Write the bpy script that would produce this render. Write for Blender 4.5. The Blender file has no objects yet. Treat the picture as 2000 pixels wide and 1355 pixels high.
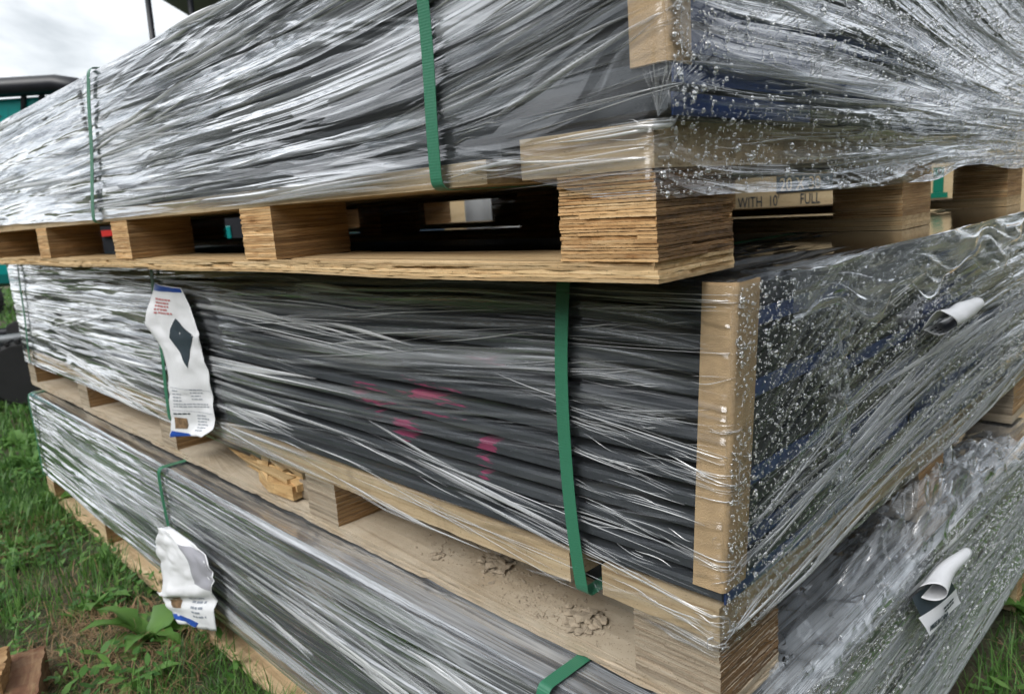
import bpy, math, random
import numpy as np
from mathutils import Matrix, Vector
R = math.radians
rng = np.random.default_rng(7)
random.seed(7)
sc = bpy.context.scene
col = sc.collection

# ------------------------------------------------------------------ camera
CAM_H = 1.0631
cam_d = bpy.data.cameras.new('camera')
cam = bpy.data.objects.new('camera', cam_d); col.objects.link(cam)
cam_d.sensor_width = 36; cam_d.lens = 1445.3 / 2000 * 36
cam_d.clip_start = .02; cam_d.clip_end = 3000
cam.matrix_world = Matrix.Translation((0, 0, CAM_H)) @ Matrix.Rotation(R(90 - 10.9954), 4, 'X') @ Matrix.Rotation(R(-4.0418), 4, 'Z')
cam_d.dof.use_dof = True; cam_d.dof.focus_distance = .95; cam_d.dof.aperture_fstop = 8.0
sc.camera = cam

# ------------------------------------------------------------------ sky and sun
SUN_EL, SUN_AZ = 44, 222      # azimuth clockwise from +y: behind the camera to the left
w = bpy.data.worlds.new('World'); sc.world = w; w.use_nodes = True
nt = w.node_tree; nt.nodes.clear()
def N(nt, t, **k):
    n = nt.nodes.new(t)
    for a, b in k.items():
        if a in n.inputs.keys(): n.inputs[a].default_value = b
        else: setattr(n, a, b)
    return n
out = N(nt, 'ShaderNodeOutputWorld')
sky = N(nt, 'ShaderNodeTexSky'); sky.sky_type = 'NISHITA'; sky.sun_disc = False
sky.sun_elevation = R(SUN_EL); sky.sun_rotation = R(SUN_AZ)
bg1 = N(nt, 'ShaderNodeBackground', Strength=.1); nt.links.new(sky.outputs[0], bg1.inputs[0])
tc = N(nt, 'ShaderNodeTexCoord')
mp = N(nt, 'ShaderNodeMapping'); mp.inputs['Scale'].default_value = (2.2, 2.2, 5.0)
nt.links.new(tc.outputs['Generated'], mp.inputs[0])
nz = N(nt, 'ShaderNodeTexNoise', Scale=1.5, Detail=7, Roughness=.55, Distortion=.35); nt.links.new(mp.outputs[0], nz.inputs[0])
rp = N(nt, 'ShaderNodeValToRGB')
rp.color_ramp.elements[0].position = .30; rp.color_ramp.elements[0].color = (.30, .325, .345, 1)
rp.color_ramp.elements[1].position = .62; rp.color_ramp.elements[1].color = (.80, .82, .835, 1)
nt.links.new(nz.outputs[0], rp.inputs[0])
bg2 = N(nt, 'ShaderNodeBackground', Strength=1.0); nt.links.new(rp.outputs[0], bg2.inputs[0])
ms = N(nt, 'ShaderNodeMixShader'); ms.inputs[0].default_value = .93
nt.links.new(bg1.outputs[0], ms.inputs[1]); nt.links.new(bg2.outputs[0], ms.inputs[2]); nt.links.new(ms.outputs[0], out.inputs[0])
sd = bpy.data.lights.new('sun', 'SUN'); sd.energy = 1.3; sd.angle = R(30); sd.color = (1, .98, .95)
so = bpy.data.objects.new('sun', sd); col.objects.link(so)
az = R(SUN_AZ); dvec = Vector((math.sin(az) * math.cos(R(SUN_EL)), math.cos(az) * math.cos(R(SUN_EL)), math.sin(R(SUN_EL))))
so.rotation_euler = dvec.to_track_quat('Z', 'Y').to_euler(); so.location = dvec * 20

sc.view_settings.view_transform = 'Standard'; sc.view_settings.look = 'None'
sc.view_settings.exposure = 0.95; sc.view_settings.gamma = 1
sc.render.engine = 'CYCLES'
sc.cycles.transparent_max_bounces = 32; sc.cycles.max_bounces = 5; sc.cycles.transmission_bounces = 3
sc.cycles.glossy_bounces = 3; sc.cycles.diffuse_bounces = 2; sc.cycles.use_adaptive_sampling = True; sc.cycles.adaptive_threshold = .03
sc.cycles.caustics_reflective = False; sc.cycles.caustics_refractive = False
sc.cycles.use_denoising = True

# ------------------------------------------------------------------ helpers
def tag(o, label=None, cat=None, group=None, kind=None):
    for k, v in (('label', label), ('category', cat), ('group', group), ('kind', kind)):
        if v: o[k] = v
    return o
def empty(name, loc=(0, 0, 0), rz=0):
    o = bpy.data.objects.new(name, None); col.objects.link(o)
    o.location = loc; o.rotation_euler = (0, 0, rz); o.empty_display_size = .1
    return o
def mesh(name, V, F, smooth=False, pv=None, uv=None, dn=None):
    me = bpy.data.meshes.new(name)
    V = np.asarray(V, np.float32).reshape(-1, 3)
    if isinstance(F, np.ndarray) and F.ndim == 2:
        n, k = F.shape
        me.vertices.add(len(V)); me.vertices.foreach_set('co', V.ravel())
        me.loops.add(n * k); me.loops.foreach_set('vertex_index', F.astype(np.int32).ravel())
        me.polygons.add(n); me.polygons.foreach_set('loop_start', np.arange(0, n * k, k, dtype=np.int32))
        me.update(calc_edges=True)
    else:
        me.from_pydata(V.tolist(), [], [list(f) for f in F]); me.update()
    if smooth: me.polygons.foreach_set('use_smooth', np.ones(len(me.polygons), bool))
    if pv is not None:
        a = me.attributes.new('pv', 'FLOAT', 'POINT'); a.data.foreach_set('value', np.asarray(pv, np.float32))
    if uv is not None:      # sheets of film also carry how tightly they are creased
        a = me.attributes.new('dn', 'FLOAT', 'POINT'); a.data.foreach_set('value', np.asarray(dn, np.float32) if dn is not None else np.ones(len(V), np.float32))
        l = me.uv_layers.new(name='UVMap')
        vi = np.zeros(len(me.loops), np.int32); me.loops.foreach_get('vertex_index', vi)
        l.data.foreach_set('uv', np.asarray(uv, np.float32)[vi].ravel())
    return me
def obj(name, me, mat=None, parent=None, loc=None, rot=None):
    if mat is not None and not me.materials: me.materials.append(mat)
    o = bpy.data.objects.new(name, me); col.objects.link(o)
    if parent: o.parent = parent
    if loc is not None: o.location = loc
    if rot is not None: o.rotation_euler = rot
    return o
def box(x0, x1, y0, y1, z0, z1):
    V = [(x, y, z) for z in (z0, z1) for y in (y0, y1) for x in (x0, x1)]
    F = [(0, 2, 3, 1), (4, 5, 7, 6), (0, 1, 5, 4), (2, 6, 7, 3), (0, 4, 6, 2), (1, 3, 7, 5)]
    return V, F
class MB:
    def __init__(s): s.V = []; s.F = []; s.P = []
    def add(s, V, F, pv=0.0):
        o = len(s.V); s.V += [tuple(map(float, v)) for v in V]; s.F += [tuple(int(i) + o for i in f) for f in F]; s.P += [pv] * len(V); return s
    def box(s, *a, pv=0.0): return s.add(*box(*a), pv=pv)
    def tube(s, P, r, n=8, caps=True):
        P = [Vector(p) for p in P]; V = []; F = []
        rr = r if isinstance(r, (list, tuple)) else [r] * len(P)
        for i, p in enumerate(P):
            t = (P[min(i + 1, len(P) - 1)] - P[max(i - 1, 0)]).normalized()
            a = t.orthogonal().normalized() if i == 0 else (s._a - t * s._a.dot(t)).normalized()
            s._a = a; b = t.cross(a)
            for k in range(n):
                c = 2 * math.pi * k / n; V.append(p + (a * math.cos(c) + b * math.sin(c)) * rr[i])
        for i in range(len(P) - 1):
            for k in range(n):
                F.append((i * n + k, i * n + (k + 1) % n, (i + 1) * n + (k + 1) % n, (i + 1) * n + k))
        if caps: F.append(tuple(range(n))[::-1]); F.append(tuple((len(P) - 1) * n + k for k in range(n)))
        return s.add(V, F)
    def lathe(s, prof, n=24, ax='y', c=(0, 0, 0)):
        V = []; F = []
        for r, h in prof:
            for k in range(n):
                a = 2 * math.pi * k / n; x, y = r * math.cos(a), r * math.sin(a)
                V.append((c[0] + x, c[1] + h, c[2] + y) if ax == 'y' else ((c[0] + h, c[1] + x, c[2] + y) if ax == 'x' else (c[0] + x, c[1] + y, c[2] + h)))
        m = len(prof)
        for i in range(m - 1):
            for k in range(n): F.append((i * n + k, i * n + (k + 1) % n, (i + 1) * n + (k + 1) % n, (i + 1) * n + k))
        F.append(tuple(range(n))); F.append(tuple((m - 1) * n + k for k in range(n))[::-1])
        return s.add(V, F)
    def prism(s, poly, z0, z1, f=lambda a, b, c: (a, b, c)):
        n = len(poly); V = [f(p[0], p[1], z0) for p in poly] + [f(p[0], p[1], z1) for p in poly]
        F = [tuple(range(n))[::-1], tuple(range(n, 2 * n))] + [(i, (i + 1) % n, n + (i + 1) % n, n + i) for i in range(n)]
        return s.add(V, F)
    def build(s, name, mat, parent=None, smooth=False, bevel=0, **k):
        me = mesh(name, s.V, s.F, smooth, pv=s.P); o = obj(name, me, mat, parent, **k)
        if bevel:
            b = o.modifiers.new('bevel', 'BEVEL'); b.width = bevel; b.segments = 2; b.limit_method = 'ANGLE'
        return o
TAB = rng.random((8, 256, 256)).astype(np.float64)
def vn(x, y, k=0):
    x = np.asarray(x, float); y = np.asarray(y, float); t = TAB[k % 8]
    xi = np.floor(x).astype(int); yi = np.floor(y).astype(int); fx = x - xi; fy = y - yi
    fx = fx * fx * fx * (fx * (fx * 6 - 15) + 10); fy = fy * fy * fy * (fy * (fy * 6 - 15) + 10)
    o = 37 * (k // 8)
    g = lambda a, b: t[(a + o) % 256, (b + o) % 256]
    return (g(xi, yi) * (1 - fx) + g(xi + 1, yi) * fx) * (1 - fy) + (g(xi, yi + 1) * (1 - fx) + g(xi + 1, yi + 1) * fx) * fy
def sstep(a, b, x):
    t = np.clip((np.asarray(x, float) - a) / (b - a), 0, 1); return t * t * (3 - 2 * t)
def gridF(n, m, off=0):
    i, j = np.meshgrid(np.arange(n - 1), np.arange(m - 1), indexing='ij')
    a = i * m + j + off
    return np.stack([a, a + m, a + m + 1, a + 1], -1).reshape(-1, 4)

# ------------------------------------------------------------------ materials
def mat(name):
    m = bpy.data.materials.new(name); m.use_nodes = True; n = m.node_tree; n.nodes.clear()
    o = N(n, 'ShaderNodeOutputMaterial'); return m, n, o
def plain(name, c, rough=.6, metal=0, var=.12, scale=8, bump=.0, spec=.5, coat=0):
    m, n, o = mat(name); b = N(n, 'ShaderNodeBsdfPrincipled', Roughness=rough, Metallic=metal); L = n.links.new
    b.inputs['Specular IOR Level'].default_value = spec; b.inputs['Coat Weight'].default_value = coat
    t = N(n, 'ShaderNodeTexCoord'); z = N(n, 'ShaderNodeTexNoise', Scale=scale, Detail=6, Roughness=.6); L(t.outputs['Object'], z.inputs[0])
    r = N(n, 'ShaderNodeValToRGB'); e = r.color_ramp.elements
    e[0].position = .3; e[1].position = .7
    e[0].color = tuple(x * (1 - var) for x in c) + (1,); e[1].color = tuple(min(1, x * (1 + var)) for x in c) + (1,)
    L(z.outputs[0], r.inputs[0]); L(r.outputs[0], b.inputs['Base Color'])
    if bump:
        bp = N(n, 'ShaderNodeBump', Strength=bump, Distance=.002); z2 = N(n, 'ShaderNodeTexNoise', Scale=scale * 14, Detail=4); L(t.outputs['Object'], z2.inputs[0])
        L(z2.outputs[0], bp.inputs['Height']); L(bp.outputs[0], b.inputs['Normal'])
    L(b.outputs[0], o.inputs[0]); return m
def wood(name, cd, cm, cl, grain=(60, 2.2, 90), rough=.75, stain=(.10, .06, .03), stain_amt=.35, dust=None, bump=.6, edge_dark=.5):
    """grain: noise scale per local axis (small = along the grain)."""
    m, n, o = mat(name); L = n.links.new
    b = N(n, 'ShaderNodeBsdfPrincipled', Roughness=rough); b.inputs['Specular IOR Level'].default_value = .25
    t = N(n, 'ShaderNodeTexCoord'); oi = N(n, 'ShaderNodeObjectInfo')
    at = N(n, 'ShaderNodeAttribute'); at.attribute_name = 'pv'
    ad = N(n, 'ShaderNodeMath', operation='ADD'); L(oi.outputs['Random'], ad.inputs[0]); L(at.outputs['Fac'], ad.inputs[1])
    mu = N(n, 'ShaderNodeMath', operation='MULTIPLY'); L(ad.outputs[0], mu.inputs[0]); mu.inputs[1].default_value = 17.3
    va = N(n, 'ShaderNodeVectorMath', operation='ADD'); L(t.outputs['Object'], va.inputs[0]); L(mu.outputs[0], va.inputs[1])
    mp = N(n, 'ShaderNodeMapping'); mp.inputs['Scale'].default_value = grain; L(va.outputs[0], mp.inputs[0])
    z = N(n, 'ShaderNodeTexNoise', Scale=1, Detail=8, Roughness=.65, Distortion=.6); L(mp.outputs[0], z.inputs[0])
    r = N(n, 'ShaderNodeValToRGB'); e = r.color_ramp.elements
    e[0].position = .28; e[0].color = cd + (1,); e[1].position = .74; e[1].color = cl + (1,)
    k = e.new(.5); k.color = cm + (1,)
    L(z.outputs[0], r.inputs[0])
    # ply to ply tone
    fr = N(n, 'ShaderNodeMath', operation='FRACT'); L(mu.outputs[0], fr.inputs[0])
    hs = N(n, 'ShaderNodeHueSaturation'); L(r.outputs[0], hs.inputs['Color'])
    mr = N(n, 'ShaderNodeMapRange'); mr.inputs['To Min'].default_value = .7; mr.inputs['To Max'].default_value = 1.2; L(fr.outputs[0], mr.inputs[0]); L(mr.outputs[0], hs.inputs['Value'])
    # water stain blotches
    zs = N(n, 'ShaderNodeTexNoise', Scale=9, Detail=5, Roughness=.6, Distortion=.8); L(va.outputs[0], zs.inputs[0])
    rs = N(n, 'ShaderNodeMapRange'); rs.inputs['From Min'].default_value = .5; rs.inputs['From Max'].default_value = .72; rs.inputs['To Max'].default_value = stain_amt; L(zs.outputs[0], rs.inputs[0])
    mx = N(n, 'ShaderNodeMix', data_type='RGBA'); L(rs.outputs[0], mx.inputs[0]); L(hs.outputs[0], mx.inputs[6]); mx.inputs[7].default_value = stain + (1,)
    last = mx.outputs[2]
    if dust:
        zd = N(n, 'ShaderNodeTexNoise', Scale=5, Detail=7, Roughness=.62); L(t.outputs['Object'], zd.inputs[0])
        rd = N(n, 'ShaderNodeMapRange'); rd.inputs['From Min'].default_value = .32; rd.inputs['From Max'].default_value = .62; rd.inputs['To Max'].default_value = .85; L(zd.outputs[0], rd.inputs[0])
        md = N(n, 'ShaderNodeMix', data_type='RGBA'); L(rd.outputs[0], md.inputs[0]); L(last, md.inputs[6]); md.inputs[7].default_value = dust + (1,); last = md.outputs[2]
    # pepper specks
    zp = N(n, 'ShaderNodeTexNoise', Scale=420, Detail=2); L(t.outputs['Object'], zp.inputs[0])
    rp_ = N(n, 'ShaderNodeMapRange'); rp_.inputs['From Min'].default_value = .64; rp_.inputs['From Max'].default_value = .72; rp_.inputs['To Max'].default_value = .65; L(zp.outputs[0], rp_.inputs[0])
    mp2 = N(n, 'ShaderNodeMix', data_type='RGBA'); L(rp_.outputs[0], mp2.inputs[0]); L(last, mp2.inputs[6]); mp2.inputs[7].default_value = (.07, .045, .025, 1)
    L(mp2.outputs[2], b.inputs['Base Color'])
    bp = N(n, 'ShaderNodeBump', Strength=bump, Distance=.0025); L(z.outputs[0], bp.inputs['Height']); L(bp.outputs[0], b.inputs['Normal'])
    L(b.outputs[0], o.inputs[0]); return m

M = {}
M['ply_top'] = wood('plywood_golden', (.33, .155, .055), (.67, .42, .20), (.86, .66, .41), grain=(45, 7, 230), stain=(.27, .115, .035), stain_amt=.75)
M['ply_wet'] = wood('plywood_wet', (.08, .042, .018), (.22, .125, .058), (.38, .24, .125), grain=(9, 45, 260), stain=(.035, .02, .012), stain_amt=.8, rough=.5)
M['ply_inner'] = wood('plywood_brown', (.22, .115, .05), (.42, .255, .12), (.58, .39, .21), grain=(7, 45, 230), stain=(.1, .05, .02), stain_amt=.4)
M['ply_dusty'] = wood('plywood_dusty', (.22, .165, .11), (.38, .315, .235), (.52, .45, .35), grain=(45, 7, 230), stain=(.24, .15, .08), stain_amt=.4)
M['board_dusty'] = wood('board_dusty', (.34, .25, .16), (.48, .38, .26), (.60, .49, .35), grain=(50, 3, 120), dust=(.52, .45, .35), stain_amt=.3, bump=.35)
M['plank'] = wood('plank_pine', (.36, .24, .13), (.55, .41, .25), (.68, .55, .37), grain=(70, 2.5, 120), stain_amt=.3, bump=.4)
M['board_tan'] = wood('board_tan', (.40, .25, .12), (.64, .45, .24), (.80, .63, .40), grain=(60, 3, 200), stain=(.22, .13, .06), stain_amt=.35, bump=.5)
M['fresh'] = wood('wood_fresh', (.36, .20, .08), (.60, .40, .19), (.76, .58, .33), grain=(60, 5, 80), stain_amt=.35)
M['scrap'] = wood('wood_redbrown', (.07, .035, .02), (.14, .07, .04), (.26, .17, .095), grain=(40, 6, 60), stain=(.3, .21, .12), stain_amt=.8)
M['crate'] = wood('crate_ply', (.55, .40, .22), (.68, .52, .31), (.76, .61, .39), grain=(2, 25, 25), stain_amt=.1, bump=.1)
M['kraft'] = plain('kraft_board', (.53, .365, .205), .85, var=.13, scale=45, bump=.5)
M['end_blue'] = plain('blue_end', (.028, .06, .19), .35, var=.25)
M['end_dark'] = plain('dark_end', (.035, .04, .048), .5, var=.2)
M['paper'] = plain('label_paper', (.80, .81, .84), .5, var=.04, scale=14, bump=.15)
M['paper_grey'] = plain('label_back', (.34, .34, .38), .6, var=.1)
M['ink_dark'] = plain('ink_dark', (.03, .045, .06), .5)
M['ink_red'] = plain('ink_red', (.55, .20, .20), .6)
M['ink_blue'] = plain('ink_blue', (.02, .075, .36), .4)
M['ink_grey'] = plain('ink_grey', (.28, .31, .36), .6)
M['ink_brown'] = plain('ink_brown', (.22, .14, .08), .5, var=.7, scale=60)
M['teal'] = plain('teal_paint', (.0, .22, .21), .35, var=.08, scale=3)
M['black'] = plain('black_plastic', (.012, .013, .018), .42, var=.2)
M['rubber'] = plain('black_rubber', (.014, .014, .015), .75, var=.3, bump=.3)
M['yellow'] = plain('yellow_paint', (.75, .62, .02), .4)
M['red'] = plain('red_paint', (.55, .03, .025), .4)
M['steel'] = plain('grey_steel', (.25, .26, .27), .45, metal=.6)
M['navy'] = plain('navy_paint', (.015, .035, .06), .4)
M['tarp'] = plain('white_tarp', (.75, .77, .78), .6, var=.06, bump=.3)
M['mud'] = plain('dry_mud', (.40, .33, .245), .95, var=.25, scale=60, bump=.8)

def slate(pink=None):
    m, n, o = mat('slate_board'); L = n.links.new
    b = N(n, 'ShaderNodeBsdfPrincipled', Roughness=.55); b.inputs['Specular IOR Level'].default_value = .35
    t = N(n, 'ShaderNodeTexCoord'); z = N(n, 'ShaderNodeTexNoise', Scale=5, Detail=8, Roughness=.7); L(t.outputs['Object'], z.inputs[0])
    r = N(n, 'ShaderNodeValToRGB'); e = r.color_ramp.elements; e[0].position = .3; e[1].position = .7
    e[0].color = (.034, .038, .044, 1); e[1].color = (.064, .070, .078, 1); L(z.outputs[0], r.inputs[0])
    p = N(n, 'ShaderNodeTexNoise', Scale=260, Detail=2); L(t.outputs['Object'], p.inputs[0])
    pr = N(n, 'ShaderNodeMapRange'); pr.inputs['From Min'].default_value = .67; pr.inputs['From Max'].default_value = .75; pr.inputs['To Max'].default_value = .5; L(p.outputs[0], pr.inputs[0])
    mx = N(n, 'ShaderNodeMix', data_type='RGBA'); L(pr.outputs[0], mx.inputs[0]); L(r.outputs[0], mx.inputs[6]); mx.inputs[7].default_value = (.22, .23, .24, 1)
    last = mx.outputs[2]
    if pink:      # overspray left on the board edges
        t2 = N(n, 'ShaderNodeTexCoord'); t2.object = pink
        mp = N(n, 'ShaderNodeMapping'); mp.inputs['Scale'].default_value = (1, 13, 150); L(t2.outputs['Object'], mp.inputs[0])
        zz = N(n, 'ShaderNodeTexNoise', Scale=1, Detail=4, Roughness=.65, Distortion=.5); L(mp.outputs[0], zz.inputs[0])
        fac = None
        for (cu, cz, ru, rz, th_) in ((.375, .262, .045, .048, .30), (.385, .225, .028, .03, .40), (.575, .262, .085, .04, .45), (.66, .30, .12, .07, .52), (.50, .32, .18, .07, .56), (.36, .40, .08, .03, .56)):
            mp2 = N(n, 'ShaderNodeMapping'); mp2.inputs['Location'].default_value = (0, -cu / ru, -cz / rz); mp2.inputs['Scale'].default_value = (0, 1 / ru, 1 / rz); L(t2.outputs['Object'], mp2.inputs[0])
            ln = N(n, 'ShaderNodeVectorMath', operation='LENGTH'); L(mp2.outputs[0], ln.inputs[0])
            md = N(n, 'ShaderNodeMapRange'); md.inputs['From Min'].default_value = 1.0; md.inputs['From Max'].default_value = .2; md.inputs['To Min'].default_value = -.42; md.inputs['To Max'].default_value = .28 - th_ * .55; L(ln.outputs['Value'], md.inputs[0])
            ad = N(n, 'ShaderNodeMath', operation='ADD'); L(zz.outputs[0], ad.inputs[0]); L(md.outputs[0], ad.inputs[1])
            if fac is None: fac = ad.outputs[0]
            else:
                mxx = N(n, 'ShaderNodeMath', operation='MAXIMUM'); L(fac, mxx.inputs[0]); L(ad.outputs[0], mxx.inputs[1]); fac = mxx.outputs[0]
        rr = N(n, 'ShaderNodeMapRange'); rr.inputs['From Min'].default_value = .445; rr.inputs['From Max'].default_value = .49; rr.inputs['To Max'].default_value = .8; L(fac, rr.inputs[0])
        m9 = N(n, 'ShaderNodeMix', data_type='RGBA'); L(rr.outputs[0], m9.inputs[0]); L(last, m9.inputs[6]); m9.inputs[7].default_value = (.34, .045, .125, 1); last = m9.outputs[2]
    L(last, b.inputs['Base Color'])
    bp = N(n, 'ShaderNodeBump', Strength=.3, Distance=.001); L(p.outputs[0], bp.inputs['Height']); L(bp.outputs[0], b.inputs['Normal'])
    L(b.outputs[0], o.inputs[0]); return m
M['slate'] = slate()

def film(name, haze=.03, layers=1.4, tint=(.95, .965, .975), rough=.12, haze_col=(.80, .84, .89), fold_mul=4.0, fold_haze=.55, fine_amt=.5, bump=.35, facet=.55, panel=1.2):
    """several layers of clear wrap: the layers add up their Fresnel reflection, folds turn it milky"""
    m, n, o = mat(name); L = n.links.new
    uv = N(n, 'ShaderNodeUVMap'); uv.uv_map = 'UVMap'
    def streak(sx, sy, det, dist, rot=0):
        mp = N(n, 'ShaderNodeMapping'); mp.inputs['Scale'].default_value = (sx, sy, 1); mp.inputs['Rotation'].default_value = (0, 0, R(rot)); L(uv.outputs[0], mp.inputs[0])
        z = N(n, 'ShaderNodeTexNoise', Scale=1, Detail=det, Roughness=.6, Distortion=dist); z.noise_dimensions = '2D'; L(mp.outputs[0], z.inputs[0]); return z.outputs[0]
    s1 = streak(3.5, 330, 2, .35); s2 = streak(1.8, 120, 2, .6, 1); s3 = streak(6, 600, 0, .0, -2)
    at = N(n, 'ShaderNodeAttribute'); at.attribute_name = 'pv'
    def MR(v, a, b_, c, d):
        r_ = N(n, 'ShaderNodeMapRange'); L(v, r_.inputs[0])
        for i, x in zip(('From Min', 'From Max', 'To Min', 'To Max'), (a, b_, c, d)): r_.inputs[i].default_value = x
        return r_.outputs[0]
    def MA(op, x, y, z=None):
        q = N(n, 'ShaderNodeMath', operation=op)
        for i, e in enumerate((x, y, z)):
            if e is None: continue
            if isinstance(e, (int, float)): q.inputs[i].default_value = e
            else: L(e, q.inputs[i])
        return q.outputs[0]
    dn0 = N(n, 'ShaderNodeAttribute'); dn0.attribute_name = 'dn'
    fine = MA('MULTIPLY', dn0.outputs['Fac'], MA('MULTIPLY', MR(s1, .52, .64, 0, 1), MR(s2, .44, .60, .12, fine_amt)))
    fold = MR(MA('ADD', at.outputs['Fac'], fine), .08, .85, 0, 1)
    # flat creases: long lens-shaped panels of film, each pulled to its own tilt
    def panels(sx, sy, rot, amt):
        wv = N(n, 'ShaderNodeTexNoise', Scale=1, Detail=2); wv.noise_dimensions = '2D'
        m0 = N(n, 'ShaderNodeMapping'); m0.inputs['Scale'].default_value = (3, 22, 1); L(uv.outputs[0], m0.inputs[0]); L(m0.outputs[0], wv.inputs[0])
        m1_ = N(n, 'ShaderNodeMapping'); m1_.inputs['Scale'].default_value = (sx, sy, 1); m1_.inputs['Rotation'].default_value = (0, 0, R(rot)); L(uv.outputs[0], m1_.inputs[0])
        va = N(n, 'ShaderNodeVectorMath', operation='MULTIPLY_ADD'); L(wv.outputs['Color'], va.inputs[0]); va.inputs[1].default_value = (.5, 2.6, 0); L(m1_.outputs[0], va.inputs[2])
        vo = N(n, 'ShaderNodeTexVoronoi', Scale=1, Randomness=1); vo.voronoi_dimensions = '2D'; L(va.outputs[0], vo.inputs[0])
        sp = N(n, 'ShaderNodeSeparateColor'); L(vo.outputs['Color'], sp.inputs[0]); return sp.outputs
    pa = panels(2.0, 75, 0, 1); pb = panels(3.4, 150, 2, 1)
    tilt = MA('ADD', MA('MULTIPLY', MA('SUBTRACT', pa[0], .27), facet), MA('MULTIPLY', MA('SUBTRACT', pb[0], .33), facet * .8))
    cx_ = N(n, 'ShaderNodeCombineXYZ'); L(tilt, cx_.inputs[2])
    ge = N(n, 'ShaderNodeNewGeometry'); an = N(n, 'ShaderNodeVectorMath', operation='ADD'); L(ge.outputs['Normal'], an.inputs[0]); L(cx_.outputs[0], an.inputs[1])
    nn_ = N(n, 'ShaderNodeVectorMath', operation='NORMALIZE'); L(an.outputs[0], nn_.inputs[0])
    dn = N(n, 'ShaderNodeAttribute'); dn.attribute_name = 'dn'
    pan = MA('MULTIPLY', MA('MULTIPLY_ADD', MR(pa[1], .45, 1, 0, 1), .6, MA('MULTIPLY', MR(pb[1], .5, 1, 0, 1), .6)), dn.outputs['Fac'])
    b1 = N(n, 'ShaderNodeBump', Strength=bump, Distance=.0006); L(nn_.outputs[0], b1.inputs['Normal']); L(MA('ADD', s1, MA('MULTIPLY', s3, .5)), b1.inputs['Height'])
    b2 = N(n, 'ShaderNodeBump', Strength=bump, Distance=.0018); L(s2, b2.inputs['Height']); L(b1.outputs[0], b2.inputs['Normal'])
    lw = N(n, 'ShaderNodeLayerWeight', Blend=.5); L(b2.outputs[0], lw.inputs['Normal'])
    schlick = MA('MULTIPLY_ADD', MA('POWER', lw.outputs['Facing'], 5.0), .963, .037)
    lay = MA('ADD', MA('MULTIPLY_ADD', fold, layers * fold_mul, layers), MA('MULTIPLY', pan, panel))
    keep = N(n, 'ShaderNodeMath', operation='MULTIPLY_ADD'); L(schlick, keep.inputs[0]); keep.inputs[1].default_value = -1.8; keep.inputs[2].default_value = 1; keep.use_clamp = True
    refl = MA('SUBTRACT', 1.0, MA('POWER', keep.outputs[0], lay))
    tr = N(n, 'ShaderNodeBsdfTransparent'); tr.inputs[0].default_value = tint + (1,)
    gl = N(n, 'ShaderNodeBsdfGlossy', Roughness=rough); L(b2.outputs[0], gl.inputs['Normal']); gl.inputs[0].default_value = (.97, .98, 1, 1)
    df = N(n, 'ShaderNodeBsdfDiffuse'); df.inputs[0].default_value = haze_col + (1,)
    tl = N(n, 'ShaderNodeBsdfTranslucent'); tl.inputs[0].default_value = haze_col + (1,)
    dm = N(n, 'ShaderNodeMixShader'); dm.inputs[0].default_value = .3; L(df.outputs[0], dm.inputs[1]); L(tl.outputs[0], dm.inputs[2])
    hz = MA('ADD', MA('MULTIPLY_ADD', MA('POWER', fold, 1.5), fold_haze, haze), MA('MULTIPLY', pan, haze * 1.2))
    m1 = N(n, 'ShaderNodeMixShader'); L(hz, m1.inputs[0]); L(tr.outputs[0], m1.inputs[1]); L(dm.outputs[0], m1.inputs[2])
    m2 = N(n, 'ShaderNodeMixShader'); L(refl, m2.inputs[0]); L(m1.outputs[0], m2.inputs[1]); L(gl.outputs[0], m2.inputs[2])
    L(m2.outputs[0], o.inputs[0]); return m
M['film_top'] = film('stretch_film_top', .026, .5, fold_mul=5, fold_haze=.55, fine_amt=.55, bump=.4, facet=.72, panel=2.2)
M['film_mid'] = film('stretch_film_middle', .008, .22, fold_mul=9, fold_haze=.42, fine_amt=.16, bump=.3, facet=.6, panel=1.5)
M['film_low'] = film('stretch_film_bottom', .06, .6, fold_mul=5, fold_haze=.62, fine_amt=.8, bump=.4, facet=.7, panel=2.2)
M['film_loose'] = film('stretch_film_loose', .11, .55, rough=.08, bump=.2, fold_haze=.25, facet=.2, panel=.5)

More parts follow.
